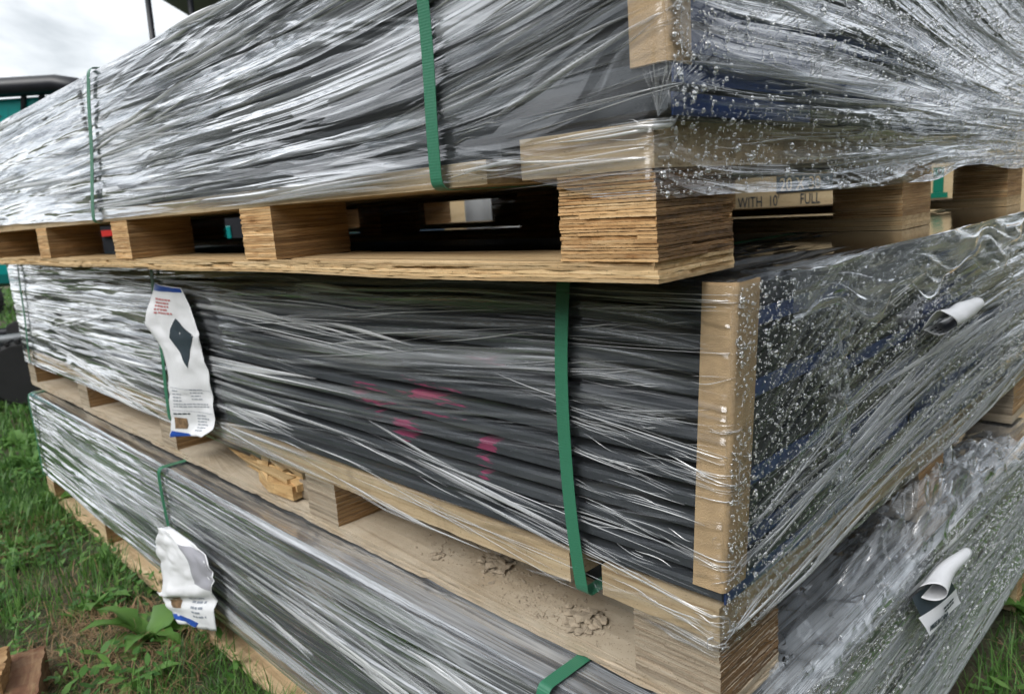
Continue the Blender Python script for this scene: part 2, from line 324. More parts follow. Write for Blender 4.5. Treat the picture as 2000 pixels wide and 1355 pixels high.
def cordmat():
    m, n, o = mat('film_fold'); L = n.links.new
    d = N(n, 'ShaderNodeBsdfDiffuse'); d.inputs[0].default_value = (.86, .88, .90, 1)
    g = N(n, 'ShaderNodeBsdfGlossy', Roughness=.15); g.inputs[0].default_value = (1, 1, 1, 1)
    t = N(n, 'ShaderNodeBsdfTransparent'); t.inputs[0].default_value = (.95, .96, .97, 1)
    a = N(n, 'ShaderNodeMixShader'); a.inputs[0].default_value = .4; L(d.outputs[0], a.inputs[1]); L(g.outputs[0], a.inputs[2])
    at = N(n, 'ShaderNodeAttribute'); at.attribute_name = 'pv'
    b = N(n, 'ShaderNodeMixShader'); L(at.outputs['Fac'], b.inputs[0]); L(t.outputs[0], b.inputs[1]); L(a.outputs[0], b.inputs[2])
    L(b.outputs[0], o.inputs[0]); return m
M['cord'] = cordmat()
def water():
    m, n, o = mat('rain_water'); L = n.links.new
    f = N(n, 'ShaderNodeLayerWeight', Blend=.5)
    mr = N(n, 'ShaderNodeMapRange'); L(f.outputs['Facing'], mr.inputs[0]); mr.inputs['From Min'].default_value = .05; mr.inputs['From Max'].default_value = .8; mr.inputs['To Min'].default_value = .18; mr.inputs['To Max'].default_value = .95
    t = N(n, 'ShaderNodeBsdfTransparent'); t.inputs[0].default_value = (.96, .97, .98, 1)
    g = N(n, 'ShaderNodeBsdfGlossy', Roughness=.04); g.inputs[0].default_value = (1, 1, 1, 1)
    mx = N(n, 'ShaderNodeMixShader'); L(mr.outputs[0], mx.inputs[0]); L(t.outputs[0], mx.inputs[1]); L(g.outputs[0], mx.inputs[2]); L(mx.outputs[0], o.inputs[0]); return m
M['water'] = water()
def strapmat():
    m, n, o = mat('green_strap'); L = n.links.new
    b = N(n, 'ShaderNodeBsdfPrincipled', Roughness=.36); b.inputs['Base Color'].default_value = (.04, .185, .108, 1)
    uv = N(n, 'ShaderNodeUVMap'); uv.uv_map = 'UVMap'
    mp = N(n, 'ShaderNodeMapping'); mp.inputs['Scale'].default_value = (420, 300, 1); L(uv.outputs[0], mp.inputs[0])
    ck = N(n, 'ShaderNodeTexVoronoi', Scale=1.0, Randomness=.1); L(mp.outputs[0], ck.inputs[0])
    bp = N(n, 'ShaderNodeBump', Strength=.6, Distance=.0008); L(ck.outputs[0], bp.inputs['Height']); L(bp.outputs[0], b.inputs['Normal'])
    L(b.outputs[0], o.inputs[0]); return m
M['strap'] = strapmat()
def leafm(name, c, var=.3):
    m, n, o = mat(name); L = n.links.new
    at = N(n, 'ShaderNodeAttribute'); at.attribute_name = 'pv'
    hs = N(n, 'ShaderNodeHueSaturation'); hs.inputs['Color'].default_value = c + (1,)
    v = N(n, 'ShaderNodeMapRange'); v.inputs['To Min'].default_value = 1 - var; v.inputs['To Max'].default_value = 1 + var * 1.6; L(at.outputs['Fac'], v.inputs[0]); L(v.outputs[0], hs.inputs['Value'])
    hh = N(n, 'ShaderNodeMapRange'); hh.inputs['To Min'].default_value = .515; hh.inputs['To Max'].default_value = .475; L(at.outputs['Fac'], hh.inputs[0]); L(hh.outputs[0], hs.inputs['Hue'])
    b = N(n, 'ShaderNodeBsdfPrincipled', Roughness=.45); L(hs.outputs[0], b.inputs['Base Color']); b.inputs['Specular IOR Level'].default_value = .4
    tl = N(n, 'ShaderNodeBsdfTranslucent'); L(hs.outputs[0], tl.inputs[0])
    mx = N(n, 'ShaderNodeMixShader'); mx.inputs[0].default_value = .35; L(b.outputs[0], mx.inputs[1]); L(tl.outputs[0], mx.inputs[2]); L(mx.outputs[0], o.inputs[0]); return m
M['grass'] = leafm('grass_blade', (.085, .20, .045), .55)
M['leaf'] = leafm('weed_leaf', (.085, .21, .045), .3)
M['straw'] = leafm('dry_straw', (.30, .21, .11), .5)
def groundm():
    m, n, o = mat('lawn_soil'); L = n.links.new
    b = N(n, 'ShaderNodeBsdfPrincipled', Roughness=.95); t = N(n, 'ShaderNodeTexCoord')
    z = N(n, 'ShaderNodeTexNoise', Scale=1.3, Detail=9, Roughness=.62); L(t.outputs['Object'], z.inputs[0])
    r = N(n, 'ShaderNodeValToRGB'); e = r.color_ramp.elements; e[0].position = .36; e[0].color = (.10, .075, .050, 1); e[1].position = .56; e[1].color = (.060, .072, .034, 1)
    L(z.outputs[0], r.inputs[0])
    z2 = N(n, 'ShaderNodeTexNoise', Scale=55, Detail=6); L(t.outputs['Object'], z2.inputs[0])
    mx = N(n, 'ShaderNodeMix', data_type='RGBA', blend_type='MULTIPLY'); mx.inputs[0].default_value = .7; L(r.outputs[0], mx.inputs[6]); L(z2.outputs[0], mx.inputs[7])
    g = N(n, 'ShaderNodeMix', data_type='RGBA', blend_type='ADD'); g.inputs[0].default_value = .35; L(mx.outputs[2], g.inputs[6]); L(r.outputs[0], g.inputs[7])
    L(g.outputs[2], b.inputs['Base Color'])
    bp = N(n, 'ShaderNodeBump', Strength=.8, Distance=.02); L(z2.outputs[0], bp.inputs['Height']); L(bp.outputs[0], b.inputs['Normal'])
    L(b.outputs[0], o.inputs[0]); return m
M['ground'] = groundm()

# ------------------------------------------------------------------ ground
def gz(x, y): return .02 * (vn(x * 1.7 + 50, y * 1.7 + 50, 1) - .5) + .012 * (vn(x * 6 + 90, y * 6 + 90, 2) - .5)
ax = np.concatenate([-np.geomspace(900, 6, 40), np.linspace(-5.6, 5.6, 150), np.geomspace(6, 900, 40)])
X, Y = np.meshgrid(ax, ax + 3, indexing='ij')
under = sstep(.0, .25, np.abs(X * .0))  # plain sheet
V = np.stack([X, Y, gz(X, Y) * (np.abs(X) < 6) * (np.abs(Y - 3) < 6) - .012], -1)
g = obj('ground', mesh('ground', V, gridF(len(ax), len(ax)), True), M['ground']); tag(g, kind='structure')

# ------------------------------------------------------------------ pallets and bundles
UN = dict(T=(.1419, .6922, 44.7293, CAM_H - .0844), M=(.2109, .7543, 44.143, CAM_H - .6096), B=(.1858, .6833, 43.68, 0.0))
W = 1.52; TB = .0205; HB = .086; TC = .042; ZD = TB + HB; ZL = ZD + TC       # board, block, deck plank
def root(name, k, label, cat, group=None):
    x, y, a, z = UN[k]; o = empty(name, (x, y, z), R(a)); return tag(o, label, cat, group)
def loc2w(k, v, u, z):
    x, y, a, z0 = UN[k]; a = R(a); return (x + v * math.cos(a) - u * math.sin(a), y + v * math.sin(a) + u * math.cos(a), z + z0)

def ply_slab(x0, x1, y0, y1, z0, z1, seed, rough=.0016, step=.006, zr=.0005, chips=0):
    """one veneer with ragged edges, fan capped top and bottom"""
    r = np.random.default_rng(seed); pts = []
    def edge(a, b):
        L = math.dist(a, b); n = max(2, int(L / step)); return [(a[0] + (b[0] - a[0]) * i / n, a[1] + (b[1] - a[1]) * i / n) for i in range(n)]
    cs = [(x0, y0), (x1, y0), (x1, y1), (x0, y1)]; nr = [(0, -1), (1, 0), (0, 1), (-1, 0)]
    for i in range(4):
        e = edge(cs[i], cs[(i + 1) % 4]); n = nr[i]; ph = r.random() * 100
        for j, p in enumerate(e):
            q = (p[0] + p[1]) / .02 + ph
            d = (float(vn(q, ph, 3)) - .6) * rough * 2 + (r.random() - .5) * rough * .7
            if chips and float(vn(q * .22, ph + 9, 4)) > .80 - .08 * chips: d -= rough * 2.6
            pts.append((p[0] + n[0] * d, p[1] + n[1] * d))
    m = len(pts); V = []
    for z in (z0, z1):
        for p in pts: V.append((p[0], p[1], z + (r.random() - .5) * zr))
    V += [((x0 + x1) / 2, (y0 + y1) / 2, z0), ((x0 + x1) / 2, (y0 + y1) / 2, z1)]
    F = []
    for i in range(m):
        j = (i + 1) % m
        F += [(i, j, m + j, m + i), (j, i, 2 * m), (m + i, m + j, 2 * m + 1)]
    return V, F

class Pallet: pass
def pallet(k, us, L, label, mats, near_plies):
    P = root('wooden_pallet', k, label, 'pallet')
    mb, mblk, mwet, mplank = mats
    vs = [(0, .144), (.681, .825), (1.375, W)]
    # bottom boards: three long plywood strips, each glued from veneers
    for r_, (a, b) in enumerate(vs):
        bb = empty('bottom_board'); bb.parent = P
        nply = 5 if r_ == 0 else 3
        for i in range(nply):
            z0 = i * TB / nply; z1 = (i + 1) * TB / nply - .0003
            V, F = ply_slab(a + (0 if r_ == 0 else 0), b, 0, L, z0, z1, 31 * r_ + i + ord(k), rough=.0015 if r_ == 0 else .001, step=.012 if r_ == 0 else .08, zr=.0012 if r_ == 0 and 0 < i else .0003, chips=1)
            if k == 'T' and r_ == 0:   # the strip sags a little between the blocks
                V = [(p[0], p[1], p[2] - .003 * math.sin(p[1] * 4.1) ** 2) for p in V]
            me = mesh('ply', V, F, pv=[((i * .37) % 1) * .1 + .013 * i] * len(V))
            obj('ply', me, mb if True else mwet, bb)
    # blocks
    n = 20
    shared = []
    for var in range(3):
        q = MB(); h = HB / n
        for i in range(n):
            s = MB(); V, F = ply_slab(0, .142, 0, .108, i * h, (i + 1) * h - .0004, 900 + 40 * var + i + ord(k), rough=.0011, step=.018); q.add(V, F, pv=random.random())
        me = mesh('block', q.V, q.F, pv=q.P); me.materials.append(mblk); me.materials.append(M['ply_inner'])
        shared.append(me)
    for r_, (a, b) in enumerate(vs):
        for j, u in enumerate(us):
            if r_ == 0 and j == 0:
                cb = empty('corner_block'); cb.parent = P
                w = .120
                zz = TB; i = 0; rr = np.random.default_rng(5 + ord(k))
                hs = rr.uniform(.7, 1.4, near_plies); hs = hs / hs.sum() * HB
                for i in range(near_plies):
                    dz = hs[i]; o1 = (rr.random() - .5) * .0018; o2 = (rr.random() - .5) * .0012
                    V, F = ply_slab(max(0, o1) + .0005, b, max(-.0015, o2) + .0005, w, zz, zz + dz - .0003 - .0007 * rr.random(), 300 + i + ord(k), rough=.0009, step=.0035, zr=.0005, chips=1)
                    me = mesh('ply', V, F, pv=[rr.random()] * len(V)); me.materials.append(mblk); me.materials.append(mwet)
                    V_ = np.array(V)
                    for p in me.polygons:     # rain darkened the end of the pallet that takes the weather
                        if p.normal.y < -.6: p.material_index = 1
                    obj('ply', me, None, cb); zz += dz
            else:
                o = obj('block', shared[(r_ + 2 * j) % 3], None, P, loc=(a, u, TB))
                if k == 'T' and r_ == 2 and j == 2: o.scale = (1, 2.4, 1)
    for me in shared:
        for p in me.polygons:
            if p.normal.y < -.6: p.material_index = 1 if k == 'B' else 1
    # deck: cross boards at both ends, long planks between
    q = MB(); V, F = ply_slab(0, W, 0, .168, ZD, ZL, 77 + ord(k), rough=.0012, step=.01, zr=.0006); q.add(V, F, .3); q.build('cross_board', mplank, P)
    q = MB(); V, F = ply_slab(0, W, L - .168, L, ZD, ZL, 78 + ord(k), rough=.0012, step=.02); q.add(V, F, .6); q.build('cross_board', mplank, P)
    for a, b in ((0, .19), (.33, .52), (.66, .85), (.99, 1.18), (1.33, W)):
        q = MB(); V, F = ply_slab(a, b, .222, L - .19, ZD, ZL if k != 'T' else ZD + .027, 79 + int(a * 100) + ord(k), rough=.0012, step=.02, zr=.0006); q.add(V, F, random.random()); q.build('deck_plank', mplank, P)
    return P

PT = pallet('T', [0, .728, 1.388, 2.047, 2.70, 3.15], 3.26, 'golden plywood pallet under the topmost wrapped bundle', (M['board_tan'], M['ply_top'], M['ply_wet'], M['plank']), 25)
PM = pallet('M', [0, .816, 1.622, 2.401, 3.119], 3.23, 'dusty grey-beige pallet with dried mud on its bottom board', (M['board_dusty'], M['ply_dusty'], M['ply_wet'], M['plank']), 22)
PB = pallet('B', [0, .78, 1.56, 2.32, 3.0], 3.11, 'lowest pallet standing in the grass under the bottom bundle', (M['plank'], M['plank'], M['ply_wet'], M['plank']), 20)
# inner faces of the top pallet's far blocks are browner
def board_mesh(L, bw, th, seed):
    r = np.random.default_rng(seed); q = MB(); c = .0035
    prof = [(0, .0092), (.003, .0070), (.020, .0060), (.020, 0), (bw - .004, 0), (bw, .004), (bw, th - .004), (bw - .003, th), (c, th), (0, th - c)]
    n = len(prof); us = np.linspace(0, L, 30); V = []; F = []
    for i, u in enumerate(us):
        j = (vn(u * 3, seed, 5) - .5) * .0022
        V += [(p[0] + (j if p[0] < .05 else 0), u, p[1]) for p in prof]
    for i in range(len(us) - 1):
        for e in range(n): F.append((i * n + e, (i + 1) * n + e, (i + 1) * n + (e + 1) % n, i * n + (e + 1) % n))
    F.append(tuple(range(n))); F.append(tuple((len(us) - 1) * n + e for e in range(n))[::-1])
    q.add(V, F); return mesh('board', q.V, q.F)
def load(k, Bn, nlay, ztop, L, over, blue, seed):
    r = random.Random(seed); th = (ztop - ZL) / nlay; nb = 5; bw = W / nb - .002
    ms = [board_mesh(L, bw, th - .0032, seed + i) for i in range(4)]
    for m_ in ms: m_.materials.append(slate(Bn) if k == 'M' and m_ is ms[0] else (ms[0].materials[0] if k == 'M' else M['slate']))
    cv, cf = box(.004, bw - .006, -.0022, -.0004, .003, th - .0045)
    capb = mesh('end_cap', cv, cf); capb.materials.append(M['end_blue']); capd = mesh('end_cap', cv, cf); capd.materials.append(M['end_dark'])
    for i in range(nlay):
        for j in range(nb):
            o = obj('board', ms[r.randrange(4)], None, Bn, loc=(j * W / nb + .001 + (r.random() * .006 if j == 0 else 0), -(over(ZL + i * th) if callable(over) else over) + .001 + r.random() * .006, ZL + i * th))
            if r.random() < blue or i < 4: obj('end_cap', capb if r.random() < blue else capd, None, o)

# ------------------------------------------------------------------ stretch film
class Film:
    def __init__(s, k, ztop, L, over, low, warp, seed, amp=1.0, straps=(), corner_out=.007, dens=lambda sd, z: .5 + 0 * sd, dn=lambda sd, z: 1.0 + 0 * sd + 0 * z):
        s.dens = dens; s.dn = dn
        s.k, s.zt, s.L, s.ov, s.low, s.warp, s.seed, s.amp, s.straps, s.o = k, ztop, L, over, low, warp, seed, amp, straps, corner_out
    def base(s, u, z):   # how far the near end stands out at height z
        return (s.ov if not callable(s.ov) else s.ov(z)) * sstep(ZD + .02, ZL + .02, z)
    def height(s, sd, z, want_fold=False):
        """sd: signed distance along the wrap from the near corner (+ = along the end face, - = along the long side)"""
        w = s.warp(sd, z); k = s.seed
        u = sd + 40
        ws = w + .016 * (vn(u * 1.1, w * 5 + 3, k) - .5) * 2 + .005 * (vn(u * 5, w * 14 + 7, k + 1) - .5)
        rd = lambda n: (1 - np.abs(2 * n - 1))
        den = s.dens(sd, z)
        m1 = sstep(.62 - .5 * den, .95 - .45 * den, vn(u * 1.5 + 9, ws * 45, k + 3))
        m2 = sstep(.62 - .5 * den, .95 - .45 * den, vn(u * 2.0 + 29, ws * 70 + 5, k + 6))
        f1 = rd(vn(u * 1.2, ws * 85, k + 2)) ** 4 * m1
        f2 = rd(vn(u * 1.9 + 31, ws * 170, k + 4)) ** 3 * m2
        f3 = rd(vn(u * 3 + 11, ws * 205, k + 5)) ** 2.5 * m1 * .7
        wt = z * .985 + .17 * sd; wt2 = z - .11 * sd
        m3 = sstep(.55, .8, vn(u * 1.7 + 3, wt * 12 + 20, k + 6)) * (.3 + .7 * den)
        f4 = rd(vn(wt * 110 + 60, u * 1.0, k + 7)) ** 7 * m3
        m4 = sstep(.55, .8, vn(u * 1.5 + 13, wt2 * 12 + 40, k + 1)) * (.3 + .7 * den)
        f5 = rd(vn(wt2 * 100 + 160, u * 1.1, k + 3)) ** 7 * m4
        h = .0030 * vn(u * 1.3, ws * 18, k + 5) + .0022 * f1 + .0011 * f2 + .0005 * f3 + .0011 * (f4 + f5)
        fold = np.clip(f1 + .8 * f2 + .7 * f3 + .8 * f4 + .8 * f5, 0, 1) * (.25 + .75 * s.dn(sd, z))
        for us in s.straps:
            g = 1 - .6 * np.exp(-((sd + us) / .014) ** 2); h = h * g; fold = fold * g
        c = .10 + .90 * sstep(.012, .09, np.abs(sd))
        if want_fold: return fold * (.15 + .85 * sstep(.015, .09, np.abs(sd)))
        return h * s.amp * c * np.where(sd > 0, 1.1, 1.0)
    def pos(s, sd, z, extra=0.0):
        """point in unit coordinates (v, u, z) on the long side and the end face"""
        sd = np.asarray(sd, float); z = np.asarray(z, float); h = s.height(sd, z) + .0048 + extra
        b = s.base(sd, z); rr = .012
        v = np.where(sd >= 0, sd - 0, 0.0); u = np.where(sd < 0, -sd, 0.0)
        # rounded corner
        t = np.clip((sd + rr) / (2 * rr), 0, 1) * math.pi / 2
        nv = -np.cos(t); nu = -np.sin(t)
        cv = np.where(np.abs(sd) < rr, rr, np.where(sd >= 0, v, rr)) ; cu = np.where(np.abs(sd) < rr, rr, np.where(sd < 0, u, rr))
        fl = rr
        pv_ = cv + nv * (fl + h); pu_ = cu + nu * (fl + h) - b * (0.0 + 1.0) * np.clip(1 - u / .25, 0, 1)
        return np.stack([pv_, pu_, z], -1)
    def build(s, parent, mat_, zstep=.0013):
        du = []; u = 0
        while u < s.L: du.append(u); u += .0045 * (1 + 1.6 * u)
        du.append(s.L + .006); dv = []; v = .0015
        while v < W: dv.append(v); v += .0045 * (1 + 1.0 * v)
        dv.append(W + .006)
        sd = np.array([-x for x in du[::-1]] + dv)
        nz = int((s.zt - ZD + .02) / zstep); t = np.linspace(0, 1, nz)
        S, Tt = np.meshgrid(sd, t, indexing='ij')
        lo = s.low(S); Z = lo + (s.zt - lo) * Tt
        Pn = s.pos(S, Z)
        # roll over the top edge and reach in across the load
        m = 60; lip = np.linspace(0, 1, m + 1)[1:]
        Pl = np.zeros((len(sd), m, 3)); top = Pn[:, -1]
        inv = np.stack([np.where(sd < 0, 1.0, 0), np.where(sd < 0, 0, 1.0), 0 * sd], -1)
        for i, l in enumerate(lip):
            d = .012 * math.sin(min(1, l * 5) * math.pi / 2) + .16 * max(0, l - .2)
            e = .010 * (1 - math.cos(min(1, l * 5) * math.pi / 2)) 
            hz = s.height(sd, s.zt + d) * (1 if l > .2 else l * 5) * .7
            Pl[:, i] = top + inv * d; Pl[:, i, 2] = s.zt + e * .5 + hz
        A = np.concatenate([Pn, Pl], 1)
        Wv = s.warp(S, Z); UVa = np.concatenate([np.stack([S + 40, Wv], -1), np.stack(np.broadcast_arrays((sd + 40)[:, None], s.zt + lip[None] * .16), -1)], 1)
        n1, n2 = A.shape[:2]
        F = gridF(n1, n2)
        V = A.reshape(-1, 3); UV = UVa.reshape(-1, 2)
        # far end and back, plain
        bk = [(0 - .006, s.L + .006), (W * .5, s.L + .008), (W + .006, s.L + .006), (W + .008, s.L * .5), (W + .006, -.01)]
        base = len(V); zz = [ZD + .01, (ZD + s.zt) / 2, s.zt]
        BV = np.array([(a, b, z) for a, b in bk for z in zz]); BF = gridF(len(bk), 3, base)
        V = np.concatenate([V, BV]); UV = np.concatenate([UV, np.array([(i * .8, z) for i in range(len(bk)) for z in zz])]); F = np.concatenate([F, BF])
        fo_ = np.concatenate([s.height(S, Z, True), np.stack([s.height(sd, s.zt + l * .16, True) for l in lip], 1)], 1).ravel()
        fo_ = np.concatenate([fo_, np.full(len(BV), .2)])
        dn_ = np.concatenate([np.concatenate([s.dn(S, Z), np.repeat(s.dn(sd, s.zt + 0 * sd)[:, None], m, 1)], 1).ravel(), np.ones(len(BV))])
        me = mesh('stretch_film', V, F, True, uv=UV, pv=fo_, dn=dn_); o = obj('stretch_film', me, mat_, parent); s.obj = o
        tag(o, 'wrinkled clear stretch wrap'); return o
    def cords(s, n, side, mat_, seed, spread, wid=(.00025, .0009), lng=(.05, .35), zr=None, alpha=(.25, .9), xr=None):
        """bunched folds of the wrap: narrow raised strips that follow the pull of the film"""
        r = np.random.default_rng(seed); VV = []; FF = []; PP = []; off = 0; left = 0
        for i in range(n):
            if left <= 0:
                left = int(r.integers(1, 9))
                if xr: c0 = -r.uniform(*xr) if side < 0 else r.uniform(*xr)
                else:
                    c0 = (r.random() ** 1.7) * (s.L - .1 if side < 0 else W - .1); c0 = -c0 if side < 0 else c0
                lo = float(s.low(np.array(c0))); z0 = r.uniform(lo + .004, s.zt - .004) if zr is None else r.uniform(*zr)
                far = 1 + abs(c0) * .9; ln0 = r.uniform(*lng) * far; sl0 = spread(c0, z0, r); al0 = r.uniform(*alpha)
            left -= 1
            c = c0 + r.normal(0, .25) * ln0; lo = float(s.low(np.array(c)))
            z = float(np.clip(z0 + r.normal(0, .0045) * far + sl0 * (c - c0), lo + .003, s.zt - .002))
            ln = ln0 * r.uniform(.35, 1.25); wd = wid[0] + (wid[1] - wid[0]) * r.random() ** 2.0; wd *= far ** .8; sl = sl0 + r.normal(0, .018)
            al = al0 * r.uniform(.35, 1.1)
            m = 9; tt = np.linspace(-.5, .5, m); a = c + tt * ln
            if side < 0: a = np.maximum(np.minimum(a, .012), -s.L)
            else: a = np.maximum(a, -.012)
            w0 = z + sl * tt * ln + .004 * np.sin(tt * 4 + r.random() * 6) * r.random()
            w0 = np.clip(w0, lo + .001, s.zt)
            wd_ = wd * (1 - (2 * tt) ** 2 * .85); hh = .0006 + .0008 * r.random()
            P0 = s.pos(a, w0 - wd_, hh * .3); P1 = s.pos(a, w0, hh + wd_.max() * .9); P2 = s.pos(a, w0 + wd_, hh * .3)
            VV.append(np.stack([P0, P1, P2], 1).reshape(-1, 3)); FF.append(gridF(m, 3, off)); off += m * 3
            PP += list(np.repeat(np.clip(al * (1 - (2 * tt) ** 2 * .8), 0, 1), 3))
        return np.concatenate(VV), np.concatenate(FF), PP

def drop_mesh(fl, n, side, seed, zlo, rmin=.00062, rmax=.0040, xr=(0, W), grow=1.0):
    """rain beads sitting on the film"""
    r = np.random.default_rng(seed); rings, sg = 3, 7
    pr = [(math.cos(a), math.sin(a)) for a in np.linspace(0, math.pi / 2, rings + 1)[:-1]]
    base = np.array([(c * math.cos(2 * math.pi * k / sg), h, c * math.sin(2 * math.pi * k / sg)) for c, h in pr for k in range(sg)] + [(0, 1, 0), (0, -.05, 0)])
    f = []
    for i in range(rings - 1):
        for k in range(sg): f += [(i * sg + k, i * sg + (k + 1) % sg, (i + 1) * sg + (k + 1) % sg), (i * sg + k, (i + 1) * sg + (k + 1) % sg, (i + 1) * sg + k)]
    t = rings * sg
    for k in range(sg): f += [((rings - 1) * sg + k, (rings - 1) * sg + (k + 1) % sg, t), ((k + 1) % sg, k, t + 1)]
    f = np.array(f); nb = len(base)
    x = xr[0] + (xr[1] - xr[0]) * r.random(n) ** 1.25; lo = fl.low(x) if callable(fl.low) else 0
    z = lo + .003 + (fl.zt - lo - .003) * r.random(n)
    keep = vn(x * 7, z * 16, seed) + .35 * r.random(n) > .42
    x, z = x[keep], z[keep]; n = len(x)
    rad = np.clip(rmin * np.exp(r.normal(.35, .55, n)) , rmin * .7, rmax) * (1 + grow * .35 * x)
    P = fl.pos(x, z)
    e = .0012; Pu = fl.pos(x + e, z); Pz = fl.pos(x, z + e)
    tx = Pu - P; tz = Pz - P; tx /= np.linalg.norm(tx, axis=1)[:, None]; nn = np.cross(tx, tz); nn /= np.linalg.norm(nn, axis=1)[:, None]; tz = np.cross(nn, tx)
    st = 1 + .35 * r.random(n)
    V = P[:, None] + rad[:, None, None] * (base[None, :, 0:1] * tx[:, None] + base[None, :, 1:2] * nn[:, None] * .9 + base[None, :, 2:3] * (tz * st[:, None])[:, None])
    F = (f[None] + (np.arange(n) * nb)[:, None, None]).reshape(-1, 3)
    return V.reshape(-1, 3), F

def strap(k, parent, path, width=.0205, th=.0009):
    """closed band; path lists (v, u_centre, z)"""
    V = []; UV = []; s = 0; n = len(path)
    P = [Vector(p) for p in path]
    for i, p in enumerate(P):
        t = (P[min(n - 1, i + 1)] - P[max(0, i - 1)]).normalized(); side = Vector((0, 1, 0)); side = (side - t * side.dot(t)).normalized(); nn = t.cross(side)
        if i: s += (P[i] - P[i - 1]).length
        for a, b in ((-.5, -.5), (.5, -.5), (.5, .5), (-.5, .5)):
            V.append(p + side * a * width + nn * b * th); UV.append((a * width + .5, s))
    F = []
    for i in range(n - 1):
        for e in range(4): F.append((i * 4 + e, i * 4 + (e + 1) % 4, (i + 1) * 4 + (e + 1) % 4, (i + 1) * 4 + e))
    F += [(0, 1, 2, 3)[::-1], tuple((n - 1) * 4 + e for e in range(4))]
    o = obj('strap', mesh('strap', V, F, uv=UV), M['strap'], parent); return o
def strap_path(ut, ub, ztop, zbot, curve=0, n=26, xo=-.0145):
    P = []; r = .012
    for i in range(n):
        t = i / (n - 1); z = ztop - r + (zbot + r - ztop + r) * t
        u = ut + (ub - ut) * t + curve * math.sin(t * math.pi)
        P.append((xo - .001 * math.sin(t * 9), u, z))
    for i in range(1, 7):
        a = i / 6 * math.pi / 2; P.append((xo + r * (1 - math.cos(a)), ub, zbot + r - r * math.sin(a) - .002))
    P.append((.30, ub + .004, zbot - .002)); P.append((W, ub + .01, zbot - .002)); P.append((W + .014, ub, zbot + .01)); P.append((W + .014, ut, ztop))
    P.append((W * .5, ut, ztop + .010))
    P.append((.3, ut, ztop + .011))
    for i in range(0, 7):
        a = i / 6 * math.pi / 2; P.append((xo + r - r * math.sin(a), ut, ztop - r + (r + .009) * math.cos(a)))
    return P
def protector(parent, z0, z1, over, arm=.052, armr=.05, th=.0030, tilt=0.0, xo=-.0012):
    q = MB(); rr = .007; P = [(armr, 0)]
    for i in range(7):
        a = i / 6 * math.pi / 2; P.append((rr - rr * math.sin(a), rr - rr * math.cos(a)))
    P.append((0, arm)); inner = [(p[0] + th, p[1] + th) for p in P]; inner[0] = (armr, th); inner[-1] = (th, arm)
    poly = P + inner[::-1]; V = []; F = []
    ns = 14; n = len(poly)
    for i in range(ns + 1):
        z = z0 + (z1 - z0) * i / ns
        for p in poly: V.append((p[0] + xo, p[1] - (float(over(z)) if callable(over) else over) + xo, z + (.0008 * math.sin(p[0] * 300 + p[1] * 210) if i in (0, ns) else 0)))
    for i in range(ns):
        for e in range(n): F.append((i * n + e, i * n + (e + 1) % n, (i + 1) * n + (e + 1) % n, (i + 1) * n + e))
    h = len(P)
    for b in (0, ns * n):
        for e in range(h - 1): F.append((b + e, b + e + 1, b + n - 2 - e, b + n - 1 - e))
    q.add(V, F); o = q.build('corner_protector', M['kraft'], parent, smooth=False); return tag(o, 'brown kraft board edge protector under the film')

def drape(name, parent, mat_, f, n, m, uv=True, thick=.0006):
    a, b = np.meshgrid(np.linspace(0, 1, n), np.linspace(0, 1, m), indexing='ij')
    P = f(a, b); me = mesh(name, P.reshape(-1, 3), gridF(n, m), True, uv=np.stack([a, b], -1).reshape(-1, 2))
    o = obj(name, me, mat_, parent)
    if thick: s = o.modifiers.new('thickness', 'SOLIDIFY'); s.thickness = thick; s.offset = 0
    return o
def patch(name, parent, mat_, f, quad, n=6, lift=.0012):
    """print that follows a label: quad = four (a, b) corners on it"""
    a, b = np.meshgrid(np.linspace(0, 1, n), np.linspace(0, 1, n), indexing='ij')
    q = np.array(quad, float); ab = (q[0] * (1 - a)[..., None] + q[1] * a[..., None]) * (1 - b)[..., None] + (q[3] * (1 - a)[..., None] + q[2] * a[..., None]) * b[..., None]
    P = f(ab[..., 0], ab[..., 1]).copy(); e = 1e-3
    d1 = f(ab[..., 0] + e, ab[..., 1]) - P; d2 = f(ab[..., 0], ab[..., 1] + e) - P
    nn = np.cross(d1, d2); nn /= np.linalg.norm(nn, axis=-1)[..., None]
    nn *= np.sign(-(nn[..., 0:1] + nn[..., 1:2]) + 1e-9)
    return obj(name, mesh(name, (P + nn * lift).reshape(-1, 3), gridF(n, n), True), mat_, parent)
def interp(t, ks):
    xs = [k[0] for k in ks]; return np.interp(t, xs, [k[1] for k in ks])

BOLD = dict(wid=(.0009, .0030), lng=(.10, .40), alpha=(.35, 1.0))
def add_folds(parent, *A):
    Vs, Fs, Ps, o_ = [], [], [], 0
    for v_, f_, p_ in A: Vs.append(v_); Fs.append(f_ + o_); Ps += list(p_); o_ += len(v_)
    return tag(obj('film_fold', mesh('film_fold', np.concatenate(Vs), np.concatenate(Fs), True, pv=Ps), M['cord'], parent), kind='stuff')
